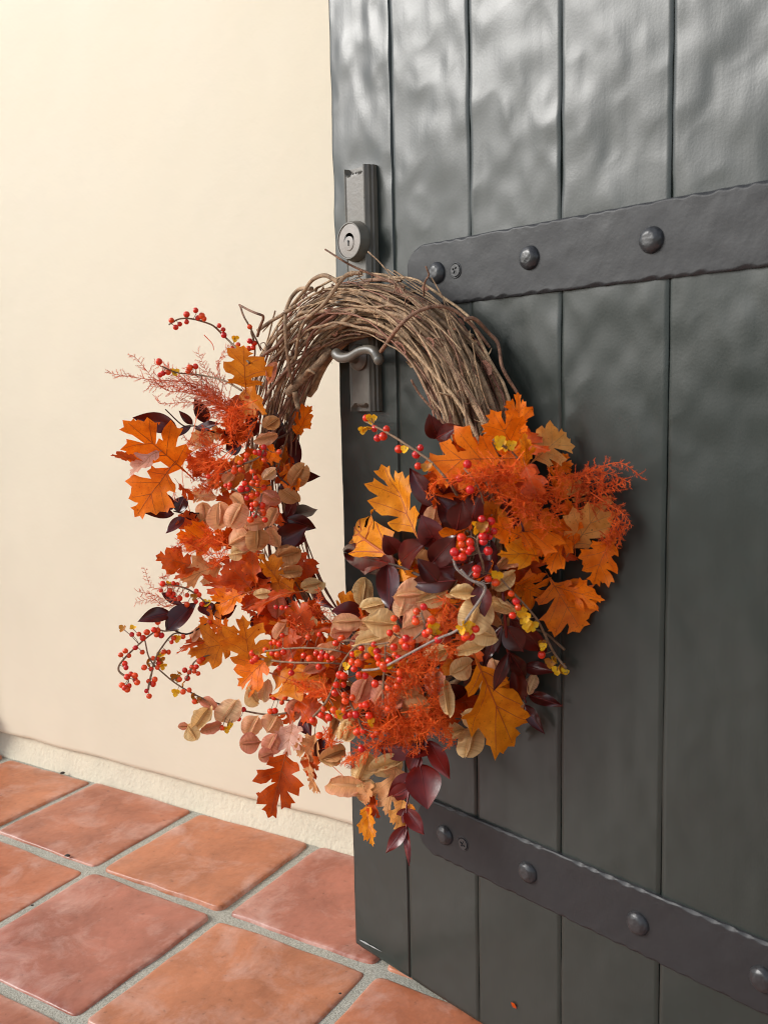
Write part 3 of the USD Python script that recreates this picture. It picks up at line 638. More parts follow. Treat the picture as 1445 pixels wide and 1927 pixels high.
def oak(A, B, width, roll, r, curl=None, fold=None):
    X, Y, N, Ln = frame(A, B, roll)
    poly, tips = oak_outline(r)
    def ringpts(ring_, step=.028):
        n = max(8, int(ring_.length / step)); p = [ring_.interpolate(d) for d in np.linspace(0, ring_.length, n, endpoint=False)]
        a = np.array([(q.x, q.y) for q in p]); c = np.array(ring_.coords)[:-1]
        return np.vstack([a, c])
    b = np.vstack([ringpts(poly.exterior)] + [ringpts(h, .012) for h in poly.interiors])
    gx, gy = np.meshgrid(np.arange(0, 1, .055), np.arange(-.55, .56, .055)); gx = gx + .0275 * (np.arange(gx.shape[0]) % 2)[:, None]
    gp = np.stack([gx.ravel(), gy.ravel()], 1); gp = gp[contains_xy(poly.buffer(-.02), gp[:, 0], gp[:, 1])]
    P = np.unique(np.round(np.vstack([b, gp, np.stack([np.linspace(.02, .97, 24), np.zeros(24)], 1)]), 4), axis=0)
    tri = Delaunay(P).simplices; c = P[tri].mean(1); tri = tri[contains_xy(poly, c[:, 0], c[:, 1])]
    v1, v2 = P[tri[:, 1]] - P[tri[:, 0]], P[tri[:, 2]] - P[tri[:, 0]]; ar = v1[:, 0] * v2[:, 1] - v1[:, 1] * v2[:, 0]
    tri = np.where(ar[:, None] < 0, tri[:, ::-1], tri)[np.abs(ar) > 1e-7]
    wy = width                                                  # full width in metres for y from -.5 to .5
    cu = r.uniform(-.30, .55) if curl is None else curl; fo = r.uniform(.05, .5) if fold is None else fold
    seed = int(r.integers(0, 9999)); tw = r.uniform(-.5, .5)
    def lift(p):
        x, y = p[:, 0], p[:, 1] * wy / Ln
        z = -cu * (x - .35) ** 2 * .8 + fo * np.sqrt(y * y + .0009) * .9 + .16 * (meshkit.fbm(np.stack([x * 3.2, p[:, 1] * 3.2, x * 0], -1), 2, seed) - .5)
        z += .30 * (np.abs(p[:, 1]) ** 2) * np.sin(x * 9 + seed) + tw * x * y
        z -= .9 * np.exp(-((y / .035) ** 2)) * .012
        return A + Ln * (x[:, None] * X + y[:, None] * Y * (1 - .12 * fo) + z[:, None] * N)
    mesh = raw(lift(P), tri)
    # veins stand out on both faces as fine ribs
    def rib(p0, p1, r0, r1, n=9, bow=0.):
        s = np.linspace(0, 1, n)[:, None]; q = np.array(p0) + (np.array(p1) - np.array(p0)) * s; q[:, 0] += bow * np.sin(s[:, 0] * math.pi)
        return tube(lift(q), np.linspace(r0, r1, n), 4, cap=False)
    k = Ln / .085
    ribs = [rib((-.14, .0), (.96, 0), .00085 * k, .00030 * k, 20)]
    for tx, ty, bx in tips[:6]: ribs.append(rib((bx, 0), (tx - .02, ty * .93), .00042 * k, .00018 * k, 8, .012))
    return mesh, join(ribs)
def inflate(v): return v
oakr = np.random.default_rng(33)
# crop, base, tip, width (crop pixels), colour, depth of the tip under or over the foliage, roll, curl, fold
OAKS = [
 (K1, 930, 640, 910, 368, 300, 'amber', .100, .0, .1, .1), (K1, 900, 620, 1015, 770, 170, 'amber', .085, .3, .5, .3),
 (K1, 560, 1150, 185, 825, 330, 'orange', .09, .0, .1, .15), (K1, 470, 1110, 245, 1412, 290, 'orange', .105, .0, .15, .15),
 (K1, 270, 1070, 95, 1033, 75, 'rust', .085, .6, .4, .8), (K1, 410, 1000, 203, 1150, 150, 'pink', .075, .4, .3, .5), (K1, 815, 880, 560, 970, 150, 'tan', .085, .2, .5, .4),
 (K1, 500, 1205, 625, 1315, 70, 'rust', .08, .4, .6, .8), (K1, 840, 1560, 500, 1560, 210, 'orange', .095, -.1, .4, .3), (K1, 640, 1500, 510, 1410, 110, 'red', .075, .2, .2, .3),
 (K1, 1040, 1110, 945, 1080, 90, 'golden', .09, .1, .3, .3), (K1, 760, 1130, 560, 1050, 170, 'red', .07, .0, .3, .3), (K1, 860, 1050, 780, 1250, 150, 'rust', .07, .0, .3, .3),
 (K1, 700, 1240, 600, 1330, 120, 'tan', .08, .4, .3, .5), (K1, 820, 700, 960, 740, 130, 'rust', .07, .1, .3, .3),
 (K2, 570, 200, 345, 140, 150, 'rust', .085, .2, .2, .2), (K2, 740, 190, 480, 265, 170, 'tan', .095, .1, .3, .3), (K2, 760, 60, 460, 15, 140, 'orange', .09, .0, .2, .3), (K2, 610, 190, 445, 262, 80, 'rust', .08, .4, .3, .4),
 (K2, 890, 330, 715, 145, 190, 'red', .1, .1, .2, .2), (K2, 905, 320, 880, 80, 110, 'rust', .105, -.3, .1, .5), (K2, 1050, 310, 935, 125, 130, 'amber', .105, .4, .3, .6), (K2, 880, 350, 585, 290, 140, 'red', .1, -.1, .3, .3),
 (K2, 870, 340, 650, 440, 140, 'orange', .105, .2, .3, .3), (K2, 1160, 340, 850, 430, 75, 'red', .11, .6, .3, .7), (K2, 880, 790, 830, 490, 290, 'amber', .112, .0, .15, .15), (K2, 800, 620, 525, 685, 230, 'amber', .105, -.1, .3, .2),
 (K2, 990, 700, 800, 880, 220, 'orange', .105, .0, .2, .2), (K2, 760, 570, 590, 485, 150, 'orange', .1, .1, .2, .2), (K2, 1220, 600, 1115, 390, 150, 'red', .11, .1, .3, .3), (K2, 1220, 560, 1370, 520, 90, 'rust', .1, .5, .3, .5),
 (K2, 980, 800, 1260, 900, 210, 'amber', .095, .0, .3, .2), (K2, 1210, 600, 1035, 760, 90, 'red', .11, .4, .3, .6), (K2, 1085, 1225, 985, 1615, 235, 'rust', .09, .0, .1, .1), (K2, 1120, 1070, 1080, 1270, 150, 'pink', .09, .2, .2, .3),
 (K2, 1190, 1220, 1248, 1485, 70, 'tan', .085, .5, .3, .7), (K2, 1120, 940, 1310, 1070, 170, 'red', .09, .0, .3, .3), (K2, 1240, 1120, 1230, 1335, 90, 'tan', .085, .4, .3, .5), (K2, 1090, 970, 1105, 1110, 100, 'rust', .085, .4, .3, .5),
 (K2, 640, 620, 450, 680, 80, 'red', .09, .5, .3, .6), (K2, 830, 440, 1000, 360, 150, 'red', .09, .2, .3, .3), (K2, 1000, 520, 1140, 620, 170, 'rust', .085, .2, .3, .3), (K2, 1250, 830, 1330, 720, 150, 'rust', .085, .2, .3, .3),
 (K3, 885, 475, 1085, 945, 310, 'golden', .118, -.05, .15, .25), (K3, 880, 560, 735, 545, 110, 'amber', .095, .2, .3, .3), (K3, 710, 700, 800, 860, 150, 'rust', .085, .1, .3, .3), (K3, 500, 1020, 450, 1295, 150, 'tan', .1, .1, .2, .2),
 (K3, 345, 1230, 372, 1450, 90, 'golden', .095, .3, .2, .6), (K3, 370, 1180, 405, 1315, 70, 'rust', .09, .5, .2, .6), (K3, 530, 1200, 497, 1378, 120, 'peach', .085, .1, .2, .2), (K3, 60, 950, 85, 1110, 90, 'rust', .085, .4, .3, .5), (K3, 60, 1090, 97, 1190, 45, 'tan', .085, .4, .3, .6),
 (K3, 980, 620, 1130, 700, 140, 'golden', .1, .2, .2, .3), (K3, 100, 900, 0, 1000, 120, 'tan', .085, .1, .3, .3), (K3, 370, 1120, 330, 1240, 100, 'tan', .095, .3, .3, .4), (K3, 560, 1230, 590, 1310, 50, 'amber', .08, .4, .2, .4),
 (K4, 810, 290, 437, 308, 260, 'orange', .112, .0, .25, .15), (K4, 855, 280, 740, 85, 190, 'orange', .095, .0, .2, .15), (K4, 865, 200, 852, 0, 120, 'orange', .09, -.2, .2, .4), (K4, 920, 310, 1075, 175, 170, 'peach', .095, .1, .2, .2),
 (K4, 1010, 385, 1078, 280, 100, 'orange', .09, .1, .2, .2), (K4, 895, 330, 885, 185, 75, 'golden', .112, .4, .2, .5), (K4, 880, 310, 955, 505, 130, 'red', .118, .2, .4, .3), (K4, 405, 660, 240, 325, 210, 'golden', .112, -.35, .1, .35),
 (K4, 300, 765, 62, 570, 220, 'golden', .11, -.1, .1, .2), (K4, 1085, 725, 1262, 475, 190, 'peach', .105, .0, .2, .15), (K4, 1130, 510, 1130, 385, 95, 'peach', .1, .2, .3, .3), (K4, 1110, 710, 1080, 480, 90, 'orange', .105, .4, .2, .5),
 (K4, 1075, 580, 1000, 810, 130, 'orange', .112, .3, .2, .4), (K4, 830, 640, 1060, 590, 240, 'orange', .10, .0, .3, .2), (K4, 870, 650, 740, 590, 130, 'orange', .105, .1, .4, .2), (K4, 960, 735, 775, 725, 130, 'golden', .11, .2, .3, .3),
 (K4, 1275, 640, 1190, 870, 170, 'orange', .105, .1, .2, .25), (K4, 1255, 710, 1288, 620, 60, 'orange', .1, .5, .2, .5), (K4, 995, 835, 1140, 1075, 260, 'orange', .105, .0, .2, .15), (K4, 1040, 880, 1225, 935, 130, 'orange', .11, .1, .2, .2), (K4, 820, 850, 985, 930, 180, 'orange', .09, .0, .2, .2),
 (K4, 300, 790, 395, 810, 130, 'golden', .09, .0, .3, .2), (K4, 940, 520, 800, 440, 170, 'orange', .095, .1, .3, .2), (K4, 1000, 430, 1110, 420, 130, 'orange', .09, .1, .3, .3), (K4, 830, 660, 980, 720, 160, 'orange', .09, .1, .3, .3), (K4, 780, 250, 890, 330, 150, 'orange', .09, .1, .3, .3),
 (K4, 1000, 640, 1110, 760, 110, 'red', .09, .3, .3, .3), (K4, 900, 830, 830, 940, 110, 'amber', .085, .3, .3, .3)]
for k, bx, by, tx, ty, wd, col, R, roll, cu, fo in OAKS:
    A = on(*kp(k, bx, by), R - .022 + .006 * oakr.random()); B = on(*kp(k, tx, ty), R + .006 * oakr.random())
    wm = px2m(wd / k[2], (A + B) / 2)
    mesh, ribs = oak(A, B, wm * 1.22, roll + oakr.uniform(-.12, .12), oakr, cu, fo)
    p = put('oak_leaf', mesh, OAK[col], smooth=True)
    put('vein', ribs, VEIN['pale' if col in ('tan', 'peach', 'pink') else 'dark'], p, smooth=True)

# --- burgundy leaves
def ovate(A, B, width, roll, r, fold=.35, arch=.25, nu=17, nv=7):
    X, Y, N, Ln = frame(A, B, roll)
    s = np.linspace(0, 1, nu); t = np.linspace(-1, 1, nv)
    half = np.sin(math.pi * s ** .82) ** .85 * (1 - .30 * s ** 6) ; half = half / half.max() * width / 2
    half = np.where(s < .02, .0006, half); half[-1] = .0002
    S, T = np.meshgrid(s, t, indexing='ij'); H = half[:, None] * np.ones_like(T)
    tw = r.uniform(-.5, .5)
    y = T * H; z = fold * np.abs(y) ** 1.15 * 1.6 - arch * Ln * (S - .4) ** 2 + tw * S * y + .006 * Ln / .06 * np.sin(S * 5 + r.random() * 6) * T ** 2 * .5
    P = A + X * (S * Ln)[..., None] + Y * y[..., None] + N * z[..., None]
    mid = A + X * (s * Ln)[:, None] + N * (-arch * Ln * (s - .4) ** 2)[:, None] 
    return raw(P.reshape(-1, 3), grid_faces(nu, nv)), mid
BURG = [
 (K1, 500, 865, 228, 808, 115, .085), (K1, 690, 835, 610, 688, 85, .08), (K1, 600, 850, 515, 765, 45, .085), (K1, 590, 855, 472, 932, 42, .09), (K1, 610, 870, 770, 845, 60, .09), (K1, 475, 1375, 400, 1265, 80, .085),
 (K1, 485, 1400, 297, 1392, 70, .09), (K1, 510, 1395, 550, 1285, 95, .09), (K1, 545, 1405, 645, 1428, 50, .09), (K1, 550, 1420, 433, 1522, 65, .095), (K1, 1195, 1420, 1387, 1360, 85, .07), (K1, 1185, 1430, 1363, 1492, 95, .085),
 (K1, 1180, 1430, 1240, 1288, 65, .08), (K1, 1100, 1590, 1312, 1480, 135, .085), (K1, 1120, 1480, 1260, 1420, 110, .07), (K1, 900, 980, 800, 1010, 90, .06), (K1, 840, 930, 830, 850, 80, .055), (K1, 560, 980, 520, 1020, 40, .07),
 (K2, 430, 460, 238, 505, 85, .09), (K2, 400, 562, 572, 400, 120, .095), (K2, 375, 350, 500, 425, 45, .085), (K2, 660, 470, 800, 420, 110, .07), (K2, 1290, 1170, 1258, 1312, 75, .09), (K2, 1000, 30, 1195, 50, 130, .07), (K2, 620, 400, 640, 480, 90, .06), (K2, 900, 470, 960, 560, 100, .06), (K2, 1170, 1050, 1220, 1160, 90, .06),
 (K4, 490, 205, 452, 98, 85, .07), (K4, 480, 205, 592, 145, 75, .075), (K4, 475, 515, 360, 338, 95, .1), (K4, 490, 480, 455, 400, 75, .09), (K4, 595, 610, 485, 465, 115, .095), (K4, 575, 622, 605, 478, 115, .115), (K4, 640, 580, 690, 430, 110, .09),
 (K4, 495, 700, 413, 558, 115, .105), (K4, 462, 772, 572, 648, 110, .118), (K4, 305, 725, 247, 648, 85, .1), (K4, 300, 790, 416, 668, 130, .112), (K4, 272, 772, 66, 722, 125, .11), (K4, 270, 775, 72, 788, 80, .1), (K4, 265, 785, 275, 988, 105, .115),
 (K4, 490, 855, 398, 750, 85, .118), (K4, 570, 850, 358, 862, 95, .105), (K4, 600, 875, 642, 768, 90, .1), (K4, 680, 868, 702, 1014, 95, .11), (K4, 148, 990, 12, 985, 85, .1), (K4, 600, 780, 420, 800, 120, .09), (K4, 640, 700, 520, 760, 120, .085), (K4, 560, 500, 540, 420, 100, .075), (K4, 700, 900, 600, 850, 110, .08), (K4, 640, 490, 560, 560, 100, .08), (K4, 720, 760, 700, 860, 100, .075),
 (K3, 1030, 340, 933, 547, 50, .105), (K3, 1050, 345, 1137, 474, 110, .11), (K3, 1075, 310, 1262, 492, 120, .095), (K3, 1062, 480, 984, 677, 62, .115), (K3, 1125, 545, 1302, 572, 68, .1), (K3, 1070, 478, 1160, 628, 75, .108), (K3, 1095, 555, 1130, 748, 85, .105),
 (K3, 1162, 690, 1324, 742, 62, .1), (K3, 1140, 740, 1240, 887, 62, .1), (K3, 610, 965, 398, 955, 115, .095), (K3, 660, 925, 767, 1117, 85, .1), (K3, 615, 1035, 655, 1268, 165, .118), (K3, 585, 1090, 455, 1205, 85, .105), (K3, 572, 1150, 445, 1222, 72, .115),
 (K3, 548, 1262, 498, 1352, 55, .1), (K3, 546, 1268, 634, 1394, 75, .105), (K3, 546, 1352, 443, 1489, 62, .1), (K3, 549, 1358, 555, 1552, 34, .105), (K3, 605, 975, 560, 1075, 80, .1), (K3, 560, 930, 680, 990, 120, .08), (K3, 960, 330, 1010, 480, 90, .08), (K3, 760, 640, 840, 740, 110, .07), (K3, 680, 560, 620, 680, 110, .06), (K3, 160, 620, 240, 740, 110, .06)]
br = np.random.default_rng(55)
burg_bases = []
for k, bx, by, tx, ty, wd, R in BURG:
    A = on(*kp(k, bx, by), R - .012); B = on(*kp(k, tx, ty), R + .004)
    wm = px2m(wd / k[2], (A + B) / 2)
    mesh, mid = ovate(A, B, wm * 1.05, br.uniform(-.25, .25), br, fold=br.uniform(.2, .5), arch=br.uniform(-.1, .4))
    p = put('burgundy_leaf', mesh, M_burg[2 if (k is K3 and by > 900) else int(br.integers(0, 2))], smooth=True)
    put('midrib', tube(mid - 0.0001 * VIEW(A), np.linspace(.0009, .0003, len(mid)), 4), M_burg[2], p, smooth=True)
def stem(name, k, pts, r, m=M_dark_stem, R=.1, parent=None, taper=.6):
    P = spline([on(*kp(k, *p[:2]), p[2] if len(p) > 2 else R) for p in pts], 10 * len(pts))
    return put(name, tube(P, np.linspace(r, r * taper, len(P)), 6), m, parent, smooth=True)
stem('leaf_stem', K4, [(560, 860, .09), (420, 830), (330, 790), (270, 772, .105)], .0022)
stem('leaf_stem', K3, [(1030, 150, .08), (1045, 300), (1060, 480), (1110, 600), (1150, 730)], .0020, M_burg[2])
stem('leaf_stem', K3, [(620, 900, .08), (610, 1020), (575, 1130), (548, 1260), (548, 1380)], .0018, M_burg[2])
stem('leaf_stem', K1, [(740, 900, .07), (620, 860, .085), (540, 855, .085), (430, 755, .09)], .0016)
stem('leaf_stem', K1, [(640, 1400, .07), (550, 1400, .085), (480, 1385, .088)], .0016)
stem('leaf_stem', K2, [(640, 520, .06), (520, 582, .085), (430, 555, .09), (400, 560, .09), (415, 480, .09)], .0016)

# --- papery winged pods: three wings round an axis
def pod(c, length, width, ang, r, wings=3):
    V = VIEW(c)
    R_ = np.cross([0, 0, 1.], V); R_ /= np.linalg.norm(R_); U_ = np.cross(V, R_)
    ax = math.cos(ang) * R_ + math.sin(ang) * U_ + V * r.uniform(-.4, .4); ax /= np.linalg.norm(ax)
    e1 = V - ax * (V @ ax); e1 /= np.linalg.norm(e1); e2 = np.cross(ax, e1)
    a0 = r.uniform(-.4, .4) + (math.pi / 3 if r.random() < .35 else 0)
    nu, nv = 19, 9
    s = np.linspace(0, 1, nu); t = np.linspace(0, 1, nv)
    S, T = np.meshgrid(s, t, indexing='ij')
    out, col = [], []
    for w in range(wings):
        seed = int(r.integers(0, 9999)); front = math.cos(a0 + w * 2.0944) > .8
        wd = width / 2 * (.42 * r.uniform(.6, 1.2) if front else r.uniform(.9, 1.12))
        a = a0 + w * 2 * math.pi / wings
        spread = np.sin(math.pi * np.clip(S, .003, .997)) ** .44 * (1 + .06 * np.sin(S * 5 + seed))
        rad = wd * spread * T
        curl = (r.uniform(.2, .7) * (1 if math.sin(a) < 0 else -1)) if not front else r.uniform(-.5, .5)
        an = a + curl * T ** 1.4 + .03 * np.sin(S * 24 + seed) * T ** 2.2 + .55 * (meshkit.fbm(np.stack([S * 3.5, T * 2.5, S * 0], -1), 2, seed) - .5) * T
        belly = .30 * wd * np.sin(math.pi * np.clip(T, 0, 1)) * np.sin(math.pi * S)
        lenf = (S - .5) * length * (1 + .12 * T * np.sin(seed)) + .08 * length * T * np.sin(seed * 1.7)
        P = c + ax * lenf[..., None] + (e1 * np.cos(an)[..., None] + e2 * np.sin(an)[..., None]) * rad[..., None] + e1 * belly[..., None]
        out.append(raw(P.reshape(-1, 3), grid_faces(nu, nv))); col.append(np.stack([T.ravel(), S.ravel() * 1.0 + 0 * T.ravel(), np.full(T.size, (seed % 97) / 97.)], 1))
    core = trimesh.creation.icosphere(2, 1.0); cv = core.vertices
    P = c + ax * (cv[:, :1] * length * .40) + e1 * (cv[:, 1:2] * width * .10) + e2 * (cv[:, 2:3] * width * .10)
    out.append(raw(P, core.faces)); col.append(np.tile([.15, .5, .5], (len(P), 1)))
    return join(out), np.vstack(col)
# crop, centre, size across and along, angle of the axis in degrees, tone, depth
PODS = [
 (K1, 1090, 530, 100, 150, 60, 'rose', .075), (K1, 1090, 840, 100, 120, 40, 'brown', .085), (K1, 1050, 930, 130, 170, 20, 'pink', .095), (K1, 1250, 1170, 140, 165, 60, 'brown', .09), (K1, 1200, 1290, 100, 140, -30, 'brown', .085), (K1, 1090, 1300, 110, 150, -20, 'rose', .1),
 (K1, 760, 1410, 150, 180, 80, 'pink', .11), (K1, 870, 1410, 140, 175, 60, 'tan', .118), (K1, 670, 1385, 100, 125, 100, 'pink', .1), (K1, 1000, 1460, 100, 140, 10, 'pink', .11), (K1, 1090, 1420, 125, 140, 60, 'tan', .105), (K1, 890, 1560, 150, 180, 20, 'tan', .11), (K1, 1000, 1550, 140, 170, 80, 'brown', .11),
 (K1, 650, 1450, 90, 130, 10, 'brown', .095), (K1, 690, 1290, 80, 110, 10, 'pink', .1), (K1, 820, 1180, 90, 110, 40, 'tan', .1), (K1, 1070, 1160, 90, 115, 30, 'cream', .1), (K1, 740, 1190, 90, 120, 60, 'brown', .09), (K1, 930, 1480, 110, 150, 100, 'pink', .1), (K1, 1020, 1350, 110, 140, 20, 'rose', .1), (K1, 880, 1330, 110, 140, 120, 'pink', .1), (K1, 950, 1100, 90, 110, 60, 'brown', .09),
 (K2, 825, 115, 95, 120, 10, 'tan', .105), (K2, 1095, 130, 125, 145, 20, 'brown', .085), (K2, 1095, 232, 95, 145, 5, 'brown', .085), (K2, 940, 355, 65, 95, 10, 'tan', .1), (K2, 890, 930, 100, 120, 120, 'tan', .09), (K2, 960, 900, 90, 130, 70, 'cream', .09), (K2, 640, 975, 75, 110, 140, 'rose', .09), (K2, 600, 1060, 135, 150, 60, 'tan', .1),
 (K2, 650, 1115, 80, 120, 20, 'rose', .095), (K2, 755, 1020, 130, 145, 50, 'cream', .105), (K2, 498, 1105, 40, 65, 0, 'rose', .09), (K2, 545, 1140, 75, 95, 110, 'tan', .09), (K2, 890, 1100, 115, 130, 60, 'pink', .105), (K2, 1000, 1090, 110, 125, 50, 'pink', .105), (K2, 880, 1200, 100, 130, 10, 'rose', .095), (K2, 1000, 1200, 110, 125, 70, 'rose', .09), (K2, 965, 1270, 80, 90, 20, 'rose', .085),
 (K2, 1330, 1300, 75, 120, -10, 'tan', .1), (K2, 1405, 1130, 90, 120, 60, 'tan', .105), (K2, 1380, 555, 90, 120, 20, 'cream', .1), (K2, 1320, 670, 100, 150, 10, 'pink', .1), (K2, 560, 580, 65, 85, 70, 'pink', .09), (K2, 1050, 570, 90, 120, 60, 'pink', .085), (K2, 1130, 1010, 90, 120, 60, 'rose', .09), (K2, 1240, 770, 90, 120, 30, 'rose', .085),
 (K3, 330, 170, 100, 150, 88, 'tan', .112), (K3, 570, 185, 135, 175, 0, 'pink', .108), (K3, 255, 320, 80, 150, 0, 'pink', .108), (K3, 410, 328, 115, 165, 0, 'tan', .118), (K3, 380, 240, 75, 110, 10, 'tan', .108), (K3, 370, 412, 100, 165, 20, 'tan', .108), (K3, 600, 332, 150, 175, 20, 'pink', .112), (K3, 530, 240, 85, 110, 70, 'cream', .115), (K3, 830, 180, 90, 135, 10, 'tan', .1),
 (K3, 900, 280, 140, 180, 70, 'tan', .108), (K3, 930, 375, 105, 150, -10, 'tan', .105), (K3, 870, 460, 85, 155, 5, 'tan', .11), (K3, 1035, 245, 120, 140, -30, 'tan', .095), (K3, 1180, 635, 80, 105, 70, 'cream', .095), (K3, 1000, 560, 70, 95, 100, 'pink', .1), (K3, 750, 700, 75, 170, 88, 'tan', .108), (K3, 880, 815, 85, 115, -20, 'tan', .105), (K3, 870, 925, 115, 145, 70, 'tan', .11), (K3, 790, 880, 90, 110, 30, 'tan', .1),
 (K3, 240, 1145, 140, 170, -10, 'pink', .112), (K3, 330, 1060, 120, 145, 60, 'tan', .115), (K3, 450, 1050, 110, 155, 10, 'tan', .115), (K3, 260, 870, 90, 110, 60, 'tan', .105), (K3, 340, 1165, 90, 135, 100, 'tan', .105), (K3, 180, 990, 100, 130, 20, 'brown', .1), (K3, 325, 665, 95, 145, 70, 'rose', .108), (K3, 420, 690, 100, 115, 60, 'rose', .105), (K3, 600, 750, 100, 135, 10, 'brown', .095),
 (K3, 230, 370, 70, 120, 0, 'rose', .1), (K3, 1100, 750, 55, 80, 10, 'cream', .09), (K3, 480, 740, 100, 120, 30, 'rose', .1), (K3, 560, 640, 100, 130, 60, 'brown', .085), (K3, 700, 480, 100, 130, 20, 'tan', .09), (K3, 960, 640, 80, 110, 60, 'tan', .09), (K3, 150, 470, 80, 120, 10, 'pink', .095), (K3, 500, 400, 90, 120, 40, 'pink', .1), (K3, 820, 560, 90, 120, 30, 'tan', .09), (K3, 180, 860, 80, 110, 60, 'brown', .09),
 (K4, 470, 560, 80, 120, 80, 'pink', .085), (K4, 790, 850, 90, 110, 30, 'tan', .08), (K4, 460, 920, 100, 140, 20, 'tan', .09)]
pr_ = np.random.default_rng(77)
for k, x, y, a, b, ang, tone, R in PODS:
    c = on(*kp(k, x, y), R)
    sc_ = .86 if k is K1 else .94 if k is K2 else 1.0
    if k is K1 and tone == 'tan': tone = 'pink'
    mesh, col = pod(c, px2m(b / k[2], c) * 1.04 * sc_, px2m(a / k[2], c) * 1.22 * sc_, math.radians(ang + pr_.uniform(-10, 10)), pr_)
    put('papery_pod', mesh, M_pod[tone], smooth=True, color=col)

# --- the deeper layer that fills the gaps: leaves, pods and plum leaves tucked in close to the vines
fl_ = np.random.default_rng(202)
for k in range(215):
    t0 = fl_.uniform(2.78, 6.62); back = fl_.uniform(-.2, 1.0)
    c0 = np.array([UC + RA * math.cos(t0), -WC, ZC + RB * math.sin(t0)]); rad = np.array([math.cos(t0), 0, math.sin(t0)])
    ph = fl_.uniform(-1.9, 1.9) if t0 < 5.6 else fl_.uniform(-1.2, 1.7)
    nrm = rad * math.sin(ph) + np.array([0, -1., 0]) * math.cos(ph)
    A = c0 + nrm * fl_.uniform(.035, .05); tang = np.array([-math.sin(t0), 0, math.cos(t0)])
    d = nrm * fl_.uniform(.25, .6) + tang * fl_.normal(0, .8) + rad * fl_.normal(.15, .4); d /= np.linalg.norm(d)
    B = A + d * fl_.uniform(.04, .068)
    for q in (A, B):
        if q[0] > -.03: q[1] = min(q[1], -.010)
    u = fl_.random()
    if u < .70:
        mesh, ribs = oak(A, B, fl_.uniform(.032, .058), fl_.uniform(-.7, .7), fl_, None, None)
        p = put('oak_leaf', mesh, OAK[str(fl_.choice(['rust', 'red', 'amber', 'orange', 'tan'], p=[.34, .26, .18, .18, .04]))], smooth=True); put('vein', ribs, VEIN['dark'], p, smooth=True)
    elif u < .87:
        mesh, mid = ovate(A, B, fl_.uniform(.020, .034), fl_.uniform(-.6, .6), fl_, fold=fl_.uniform(.2, .5), arch=fl_.uniform(-.1, .4))
        put('burgundy_leaf', mesh, M_burg[int(fl_.integers(0, 2))], smooth=True)
    else:
        mesh, col = pod(c0 + nrm * fl_.uniform(.055, .078), fl_.uniform(.028, .040), fl_.uniform(.026, .036), fl_.uniform(0, 3.1), fl_)
        put('papery_pod', mesh, M_pod[str(fl_.choice(['tan', 'brown', 'rose', 'pink']))], smooth=True, color=col)

# --- feathery fern
def frond(P, r, blen=.022, step=.0034, nstep=.0013, nlen=.0056, droop=0.):
    """P: stem points. side branches alternate along it and carry needles"""
    out_v, out_f = [], []
    Ls = np.r_[0, np.cumsum(np.linalg.norm(np.diff(P, axis=0), axis=1))]
    ms = [tube(P, np.linspace(.0007, .0003, len(P)), 4)]
    d = np.arange(Ls[-1] * .12, Ls[-1], step)
    side0 = r.normal(size=3)
    needles0, needles1 = [], []
    for i, q in enumerate(d):
        p = np.array([np.interp(q, Ls, P[:, c]) for c in range(3)]); p2 = np.array([np.interp(min(q + .004, Ls[-1]), Ls, P[:, c]) for c in range(3)]); t = p2 - p
        if np.linalg.norm(t) < 1e-7: continue
        t /= np.linalg.norm(t); o = side0 - t * (side0 @ t); o /= max(np.linalg.norm(o), 1e-6); o2 = np.cross(t, o)
        a = (i % 2) * math.pi + r.normal(0, .6)
        bd = t * r.uniform(.45, .8) + (math.cos(a) * o + math.sin(a) * o2) * .8; bd /= np.linalg.norm(bd)
        fr = q / Ls[-1]; ln = blen * (1 - .72 * fr) * r.uniform(.6, 1.15)
        m_ = max(4, int(ln / nstep)); s = np.linspace(0, 1, m_)
        bend = r.normal(0, .25, 3); bend[2] -= droop
        B = p + bd * (s * ln)[:, None] + bend * ((s ** 2) * ln * .6)[:, None]
        ms.append(tube(B[[0, m_ // 2, -1]], [.00034, .0003, .0002], 3, cap=False))
        for c in range(1, m_):
            bt = B[c] - B[c - 1]; bt /= np.linalg.norm(bt)
            for sg in (0, 1):
                nd = r.normal(size=3); nd -= bt * (nd @ bt); nd /= np.linalg.norm(nd)
                needles0.append(B[c]); needles1.append(B[c] + (bt * .75 + nd * .7) * nlen * r.uniform(.5, 1.1) * (1 - .4 * s[c]))
    n0, n1 = np.array(needles0), np.array(needles1); dn = n1 - n0; dn /= np.linalg.norm(dn, axis=1, keepdims=True)
    o = np.cross(dn, r.normal(size=dn.shape)); o /= np.linalg.norm(o, axis=1, keepdims=True); o2 = np.cross(dn, o); wd = .00032
    v = np.stack([n0 + o * wd, n0 - o * wd * .5 + o2 * wd * .87, n0 - o * wd * .5 - o2 * wd * .87, n1], 1).reshape(-1, 3); b = np.arange(len(n0))[:, None] * 4
    f = np.concatenate([b + [0, 1, 3], b + [1, 2, 3], b + [2, 0, 3]])
    return join(ms + [raw(v, f)])
fr_ = np.random.default_rng(91)
